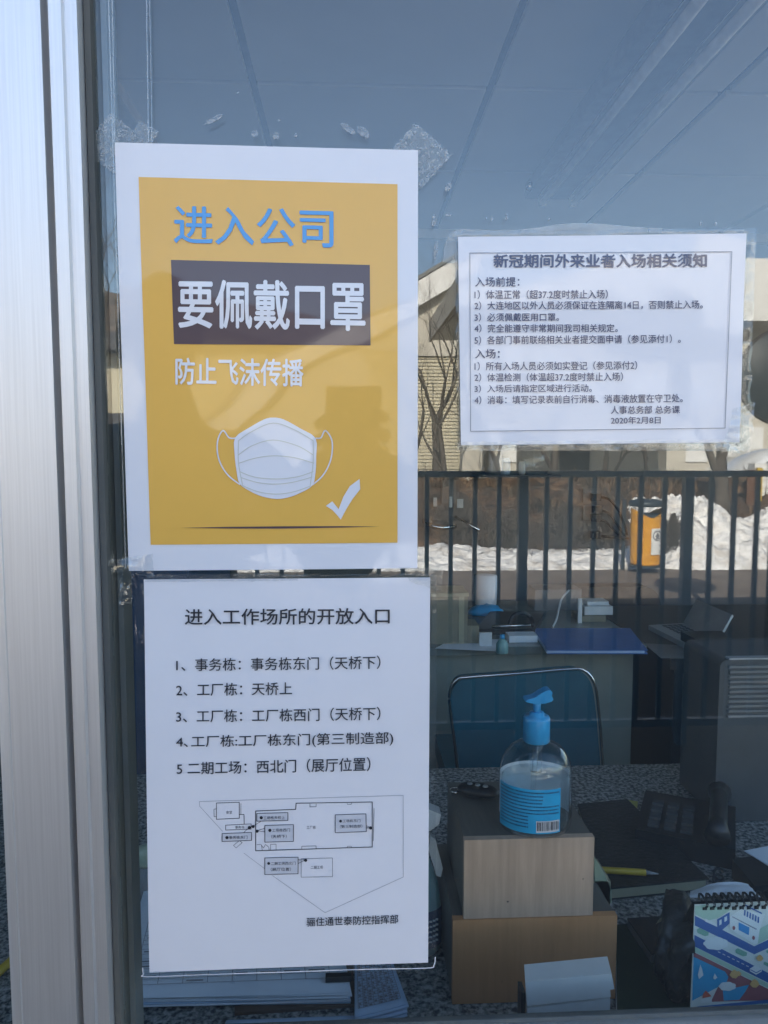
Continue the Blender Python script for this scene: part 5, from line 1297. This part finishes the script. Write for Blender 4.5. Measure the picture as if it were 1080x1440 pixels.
# receipts and curled sheet
def curl(name, pts4, m, label, cat, bow, seedv, n=14):
    vs = []; fs = []; c_ = sum(pts4, Vector()) / 4
    for j in range(n + 1):
        for i in range(n + 1):
            u, v = i / n, j / n; p = pts4[0].lerp(pts4[1], u).lerp(pts4[3].lerp(pts4[2], u), v)
            p = p + Vector((0, 0, 1)) * (bow * math.sin(u * math.pi) * (0.4 + 0.6 * v) + 0.003 * noise.noise((u * 3 + seedv, v * 3, 1)))
            vs.append(p - c_)
    for j in range(n):
        for i in range(n):
            a_ = j * (n + 1) + i; fs.append((a_, a_ + 1, a_ + n + 2, a_ + n + 1))
    o_ = raw(name, vs, fs, m, None, True); o_.location = c_; tag(o_, label, cat); return o_
yc = Dy(0.735)
curl('crumpled_receipt', [at_y(922, 1300, yc), at_y(957, 1285, yc), at_y(958, 1268, yc + 0.02), at_y(928, 1292, yc + 0.02)], 'cream', 'crumpled yellowish receipt tucked behind the leather pouch', 'receipt', 0.003, 3)
curl('curled_sheet', [at_y(970, 1262, yc), at_y(1070, 1262, yc), at_y(1052, 1243, yc + 0.03), at_y(971, 1253, yc + 0.03)], 'sheet', 'curled white sheet sticking up behind the calendar rings', 'sheet of paper', 0.006, 6)

# desk calendar
y_b, y_t = Dy(0.665), Dy(0.70)
zt_ = at_y(1030, 1268, y_t).z; zb_ = ZT + 0.001
nrm = Vector((0, -(zt_ - zb_), (y_t - y_b))).normalized()
p0_ = Vector((0, y_b, zb_))
def cal(px, py, lift=0.0):
    d = ray(px, py); t = (p0_ - CAM).dot(nrm) / d.dot(nrm); return CAM + d * t + nrm * lift
def c7(X, Y): return (960 + X / 6.858, 1230 + Y / 6.858)
ca_ = cal(977, 1276); 
cal_t = thing('desk_calendar', 'spiral desk calendar with a drawn isometric town on its page', 'calendar', (ca_.x, ca_.y, zb_))
XR_ = ca_.x + 0.19
def quad3(name, pts, m, parent, th=None):
    return raw(name, pts, [tuple(range(len(pts)))], m, parent)
tl = cal(976.5, 1272); trp = Vector((XR_, 0, 0)); 
slope = 0.028
topz = lambda x: zt_ + 0.0
pg = [cal(970, 1460), cal(977, 1272), cal(1200, 1262), cal(1200, 1460)]
bl_ = Vector((pg[0].x, y_b, zb_)); 
vsb = [Vector((pg[0].x + 0.0, y_b, zb_)), Vector((XR_, y_b, zb_)), Vector((XR_, pg[2].y, pg[2].z)), Vector((pg[1].x, pg[1].y, pg[1].z))]
def mk_board(name, off, m, th):
    vs = [v + off for v in vsb] + [v + off - nrm * th for v in vsb]
    return raw(name, vs, [(0, 1, 2, 3), (7, 6, 5, 4), (0, 4, 5, 1), (1, 5, 6, 2), (2, 6, 7, 3), (3, 7, 4, 0)], m, cal_t)
col = lambda nme, c: M.setdefault(nme, mat(nme, c, 0.45, 0, tuple(x * 0.95 for x in c), 60))
col('cal_page', (0.78, 0.82, 0.74)); col('cal_road', (0.05, 0.14, 0.38)); col('cal_green', (0.22, 0.45, 0.33)); col('cal_pink', (0.42, 0.13, 0.17)); col('cal_water', (0.03, 0.38, 0.64))
col('cal_red', (0.35, 0.12, 0.13)); col('cal_orange', (0.80, 0.48, 0.18)); col('cal_lgreen', (0.48, 0.66, 0.50)); col('cal_white', (0.86, 0.89, 0.84)); col('cal_foot', (0.05, 0.15, 0.40)); col('cal_blue2', (0.04, 0.30, 0.62)); col('cal_bright', (0.6, 0.12, 0.07)); col('cal_grey', (0.30, 0.33, 0.36))
mk_board('page', Vector((0, 0, 0)), 'cal_page', 0.0012)
bvs = [Vector((v.x, v.y + 0.002, v.z)) for v in vsb]
raw('easel_back', [Vector((vsb[0].x, y_t + 0.05, zb_)), Vector((XR_, y_t + 0.05, zb_)), vsb[2] + Vector((0, 0.003, 0)), vsb[3] + Vector((0, 0.003, 0)), Vector((vsb[0].x, y_t + 0.052, zb_)), Vector((XR_, y_t + 0.052, zb_)), vsb[2] + Vector((0, 0.005, 0)), vsb[3] + Vector((0, 0.005, 0))], [(0, 1, 2, 3), (4, 5, 6, 7), (0, 3, 7, 4), (1, 5, 6, 2)], 'black', cal_t)
lay = [0]
XC = 1500
def art(pts, m, nm='printed_shape'):
    lay[0] += 1
    return raw(nm, [cal(*c7(X_, Y_), 0.00012 + 0.00004 * lay[0]) for X_, Y_ in pts], [tuple(range(len(pts)))], m, cal_t)
art([(118, 395), (690, 690), (XC, 310), (XC, 400), (690, 768), (118, 490)], 'cal_road', 'printed_road')
art([(112, 580), (830, 950), (XC, 1290), (XC, 1380), (830, 1045), (110, 690)], 'cal_road', 'printed_road')
art([(108, 690), (830, 1055), (XC, 1400), (XC, 1440), (830, 1095), (106, 740)], 'cal_lgreen', 'printed_verge')
art([(106, 745), (830, 1105), (XC, 1440), (XC, 1500), (830, 1210), (270, 1225), (340, 1080), (430, 960), (104, 790)], 'cal_red', 'printed_quay')
art([(104, 790), (410, 935), (440, 985), (420, 1040), (90, 1215)], 'cal_water', 'printed_water')
art([(385, 1115), (640, 1060), (600, 1130), (545, 1205), (395, 1215)], 'cal_water', 'printed_water')
for (x, y, s) in ((190, 550, 1), (560, 745, 1), (810, 860, 0.6), (835, 745, .6)):
    art([(x - 55 * s, y - 22 * s), (x - 30 * s, y - 38 * s), (x + 60 * s, y + 5 * s), (x + 55 * s, y + 35 * s), (x + 20 * s, y + 42 * s), (x - 50 * s, y + 8 * s)], 'cal_green', 'printed_lawn')
art([(118, 300), (210, 290), (470, 330), (330, 420), (240, 440), (118, 380)], 'cal_lgreen', 'printed_roof')
art([(215, 420), (360, 490), (360, 515), (215, 450)], 'cal_white', 'printed_bridge')
art([(330, 430), (450, 360), (450, 470), (380, 530), (330, 520)], 'cal_foot', 'printed_wall')
art([(400, 410), (425, 395), (425, 440), (400, 455)], 'cal_white', 'printed_window'); art([(350, 440), (372, 428), (372, 475), (350, 488)], 'cal_white', 'printed_window')
art([(455, 400), (560, 330), (790, 380), (740, 520), (720, 660), (690, 670), (450, 520)], 'cal_white', 'printed_facade')
art([(740, 520), (830, 470), (830, 610), (720, 665)], 'cal_lgreen', 'printed_wall')
art([(475, 398), (712, 520), (705, 530), (472, 407)], 'cal_grey', 'printed_ledge')
for k in range(6): art([(590 + k * 26, 335 + k * 13), (604 + k * 26, 342 + k * 13), (600 + k * 26, 395 + k * 14), (584 + k * 26, 388 + k * 14)], 'cal_foot', 'printed_louvre')
art([(535, 455), (638, 505), (632, 580), (535, 530)], 'cal_blue2', 'printed_window')
art([(600, 285), (760, 365), (758, 378), (600, 300)], 'cal_foot', 'printed_ledge')
for (x, y) in ((488, 510), (678, 605)): art([(x + 15 * math.cos(k), y + 22 * math.sin(k)) for k in (0, 1, 2, 3, 4, 5)], 'cal_red', 'printed_bush')
def cloud(x, y, s):
    pts = []
    for k in range(36):
        t = 2 * math.pi * k / 36; r_ = 1 + 0.13 * abs(math.sin(3.5 * t)); pts.append((x + 115 * s * r_ * math.cos(t), y + 60 * s * r_ * math.sin(t)))
    art(pts, 'cal_white', 'printed_cloud')
cloud(315, 660, 0.95); cloud(425, 1072, 0.66)
for k in range(7): art([(335 + k * 45, 735 + k * 22), (360 + k * 45, 747 + k * 22), (358 + k * 45, 753 + k * 22), (333 + k * 45, 741 + k * 22)], 'cal_white', 'printed_lane_mark')
art([(640, 900), (690, 870), (755, 905), (752, 930), (700, 958), (640, 925)], 'cal_white', 'printed_car'); art([(645, 905), (700, 935), (748, 910), (748, 918), (700, 945), (645, 913)], 'cal_foot', 'printed_car_window')
for (x, y, s) in ((490, 950, 1), (685, 1040, 1), (735, 795, .75), (530, 945, .6)):
    art([(x - 48 * s, y + 10 * s), (x - 25 * s, y - 25 * s), (x, y - 42 * s), (x + 28 * s, y - 22 * s), (x + 48 * s, y + 12 * s), (x + 15 * s, y + 45 * s), (x - 20 * s, y + 40 * s)], 'cal_orange', 'printed_tree')
art([(162, 860), (180, 905), (190, 965), (150, 1000), (138, 960)], 'cal_white', 'printed_sail'); art([(300, 945), (325, 985), (300, 1005), (285, 990)], 'cal_white', 'printed_sail')
art([(215, 1110), (270, 1165), (180, 1185), (190, 1140)], 'cal_bright', 'printed_roof'); art([(170, 1188), (272, 1180), (272, 1222), (170, 1232)], 'cal_white', 'printed_house')
art([(132, 1262), (830, 1195), (XC, 1135), (XC, 1560), (112, 1560)], 'cal_foot', 'printed_footer')
def arc(x, y, rx, ry, w_, a0=0, a1=360, m='cal_page'):
    n_ = 16; o_ = [(x + rx * math.cos(R(a0 + (a1 - a0) * k / n_)), y + ry * math.sin(R(a0 + (a1 - a0) * k / n_))) for k in range(n_ + 1)]
    i_ = [(x + (rx - w_) * math.cos(R(a0 + (a1 - a0) * k / n_)), y + (ry - w_) * math.sin(R(a0 + (a1 - a0) * k / n_))) for k in range(n_ + 1)]
    lay[0] += 1; l = 0.00012 + 0.00004 * lay[0]
    raw('printed_emblem', [cal(*c7(*q), l) for q in o_ + i_], [(k, k + 1, n_ + 2 + k, n_ + 1 + k) for k in range(n_)], m, cal_t)
arc(190, 1292, 22, 20, 8); arc(226, 1292, 16, 16, 7, 90, 400); arc(205, 1325, 42, 26, 8, -30, 200); art([(210, 1350), (218, 1350), (240, 1395), (232, 1398)], 'cal_page', 'printed_emblem')
rr = random.Random(12); vs = []; fs = []; lay[0] += 1; l_ = 0.00012 + 0.00004 * lay[0]
for row, (xs_, xe_, yy) in enumerate(((315, 820, 1278), (285, 820, 1322), (280, 650, 1365), (600, 820, 1420))):
    x = xs_
    while x < xe_:
        w_ = rr.uniform(10, 20); y = yy - (x - 315) * 0.085; i = len(vs)
        vs += [cal(*c7(*q), l_) for q in ((x, y - 7), (x + w_, y - 8), (x + w_, y + 7), (x, y + 8))]; fs.append((i, i + 1, i + 2, i + 3)); x += w_ + rr.uniform(5, 12)
raw('fine_print', vs, fs, 'cal_lgreen', cal_t)
k = 0
for X_ in range(205, 1300, 71):
    for dx in (0, 13):
        a = cal(*c7(X_ + dx, 335 - X_ * 0.03), 0.0006); tp_ = cal(*c7(X_ + dx - 12, 232 - X_ * 0.03), 0.0)
        pts = crv([a, a + nrm * 0.005 + Vector((0, 0, 0.006)), tp_ + Vector((0, 0.0, 0.001)), tp_ + Vector((0, 0.008, 0.0)), tp_ + Vector((0, 0.009, -0.008))], 4)
        obj('spiral_ring', tube(B(), pts, 0.00065, 6), 'black', cal_t, True)
    c_ = cal(*c7(X_ + 5, 335 - X_ * 0.03), 0.0009); d_ = 0.0024
    raw('punch_hole', [c_ + Vector((-d_, 0, -d_ * .8)), c_ + Vector((d_, 0, -d_ * .8)), c_ + Vector((d_, 0, d_ * .8)), c_ + Vector((-d_, 0, d_ * .8))], [(0, 1, 2, 3)], 'black', cal_t)

# ---------------------------------------------------------------- the person photographing the window (seen only as a dark mirror image)
def skinned(name, verts, edges, m, parent, root=0, sub=2):
    me = bpy.data.meshes.new(name); me.from_pydata([v[0] for v in verts], edges, []); me.update()
    o_ = bpy.data.objects.new(name, me); COL.objects.link(o_)
    sm = o_.modifiers.new('skin', 'SKIN'); sm.use_smooth_shade = True
    lay_ = me.skin_vertices[0].data if me.skin_vertices else None
    if lay_ is None:
        bm = bmesh.new(); bm.from_mesh(me); bm.verts.layers.skin.verify(); bm.to_mesh(me); bm.free(); lay_ = me.skin_vertices[0].data
    for i, v in enumerate(verts):
        lay_[i].radius = (v[1], v[2] if len(v) > 2 else v[1]); lay_[i].use_root = (i == root)
    ss = o_.modifiers.new('sub', 'SUBSURF'); ss.levels = sub; ss.render_levels = sub
    dg = bpy.context.evaluated_depsgraph_get(); nm = bpy.data.meshes.new_from_object(o_.evaluated_get(dg))
    bpy.data.objects.remove(o_)
    for p_ in nm.polygons: p_.use_smooth = True
    nm.materials.clear(); off = parent.location
    for v in nm.vertices: v.co -= off
    nm.name = name; return link(name, nm, parent, m)
px_, py_ = -0.36, -1.00
per = thing('person', 'person in dark coat and trousers holding a phone up to photograph the window', 'person', (px_, py_, 0))
def W(x, y, z): return (px_ + x, py_ + y, z)
V_ = [(W(0, 0, 0.93), .135, .11), (W(0, .0, 1.08), .13, .10), (W(0, .01, 1.25), .155, .11), (W(0, .0, 1.39), .12, .085), (W(0, .01, 1.47), .052), (W(0, .03, 1.55), .05)]
E_ = [(0, 1), (1, 2), (2, 3), (3, 4), (4, 5)]
for s in (-1, 1):
    i = len(V_)
    V_ += [(W(s * .10, 0, .86), .09), (W(s * .11, .02, .50), .06), (W(s * .12, 0, .12), .045), (W(s * .12, .02, .05), .045), (W(s * .14, .17, .03), .032)]
    E_ += [(0, i), (i, i + 1), (i + 1, i + 2), (i + 2, i + 3), (i + 3, i + 4)]
    j = len(V_); wr = (0.0 - px_ + s * .052, .385, 1.355)
    V_ += [(W(s * .175, 0, 1.40), .062), (W((s * .175 + wr[0]) / 2 + s * .04, .16, 1.17), .05), (W(wr[0] + s * .035, wr[1] - .09, 1.30), .034), (W(*wr), .026)]
    E_ += [(3, j), (j, j + 1), (j + 1, j + 2), (j + 2, j + 3)]
skinned('body', V_, E_, 'coat', per)
def head():
    bm = B(); bmesh.ops.create_uvsphere(bm, u_segments=32, v_segments=24, radius=1)
    for v in bm.verts:
        x, y, z = v.co; k = 1 - 0.22 * max(0, -z) ** 1.5
        q = Vector((x * 0.075 * k, y * 0.095 * (1 - 0.1 * max(0, -z)), z * 0.118))
        if y > 0.6: q.y += 0.014 * math.exp(-((x / 0.16) ** 2) - ((z + 0.12) / 0.2) ** 2) + 0.005 * math.exp(-((x / 0.3) ** 2) - ((z + 0.5) / 0.1) ** 2) - 0.006 * (math.exp(-(((abs(x) - 0.4) / 0.16) ** 2) - ((z - 0.05) / 0.12) ** 2))
        v.co = q + Vector((px_, py_ + 0.05, 1.605))
    obj('head', bm, 'skin', per, True)
    for s in (-1, 1):
        bm = B(); bmesh.ops.create_uvsphere(bm, u_segments=12, v_segments=8, radius=1)
        for v in bm.verts: v.co = Vector((px_ + s * 0.075 + v.co.x * 0.008, py_ + 0.045 + v.co.y * 0.017, 1.60 + v.co.z * 0.03))
        obj('ear', bm, 'skin', per, True)
        bm = B(); bmesh.ops.create_uvsphere(bm, u_segments=12, v_segments=8, radius=0.011)
        for v in bm.verts: v.co = v.co + Vector((px_ + s * 0.030, py_ + 0.128, 1.612))
        obj('eye', bm, 'hair', per, True)
    bm = B(); bmesh.ops.create_uvsphere(bm, u_segments=28, v_segments=20, radius=1)
    for v in list(bm.verts):
        if v.co.z < -0.25 or (v.co.y > 0.35 and v.co.z < 0.42): bm.verts.remove(v)
    for v in bm.verts: v.co = Vector((px_ + v.co.x * 0.083, py_ + 0.044 + v.co.y * 0.103, 1.61 + v.co.z * 0.124 + 0.002 * noise.noise(v.co * 9)))
    obj('hair', bm, 'hair', per, True)
head()
for s in (-1, 1):
    wx, wy, wz = s * .052, py_ + .385, 1.355
    hv = [((wx, wy, wz), .022, .016), ((wx - s * .002, wy + .03, wz + .02), .030, .014), ((wx - s * .006, wy + .05, wz + .035), .032, .012)]
    hn = skinned('hand', hv, [(0, 1), (1, 2)], 'skin', per, 0, 2)
    for f in range(4):
        zf = wz + 0.012 + f * 0.019; L = (0.9, 1.0, 1.05, 0.85)[f]
        fv = [((wx - s * .004, wy + .045, zf + .010), .0088), ((wx - s * .010, wy + .062 * L, zf + .014), .0082), ((wx - s * (.018), wy + .072 * L - .0, zf + .016), .0074), ((wx - s * .026, wy + .068, zf + .016), .006)]
        fo_ = skinned('finger', fv, [(0, 1), (1, 2), (2, 3)], 'skin', per, 0, 1)
    tv = [((wx - s * .004, wy + .02, wz + .018), .011), ((wx - s * .020, wy + .028, wz + .030), .010), ((wx - s * .032, wy + .038, wz + .045), .008)]
    skinned('thumb', tv, [(0, 1), (1, 2)], 'skin', per, 0, 1)
ph = thing('mobile_phone', 'dark mobile phone held upright before the window', 'phone', (0, -0.545, 1.40))
obj('phone_body', bx(-0.037, 0.037, -0.5535, -0.5455, 1.325, 1.48), 'black', ph, bev=0.003)
obj('camera_bump', bx(0.008, 0.03, -0.5452, -0.543, 1.43, 1.465), 'dark_grey', ph, bev=0.001)
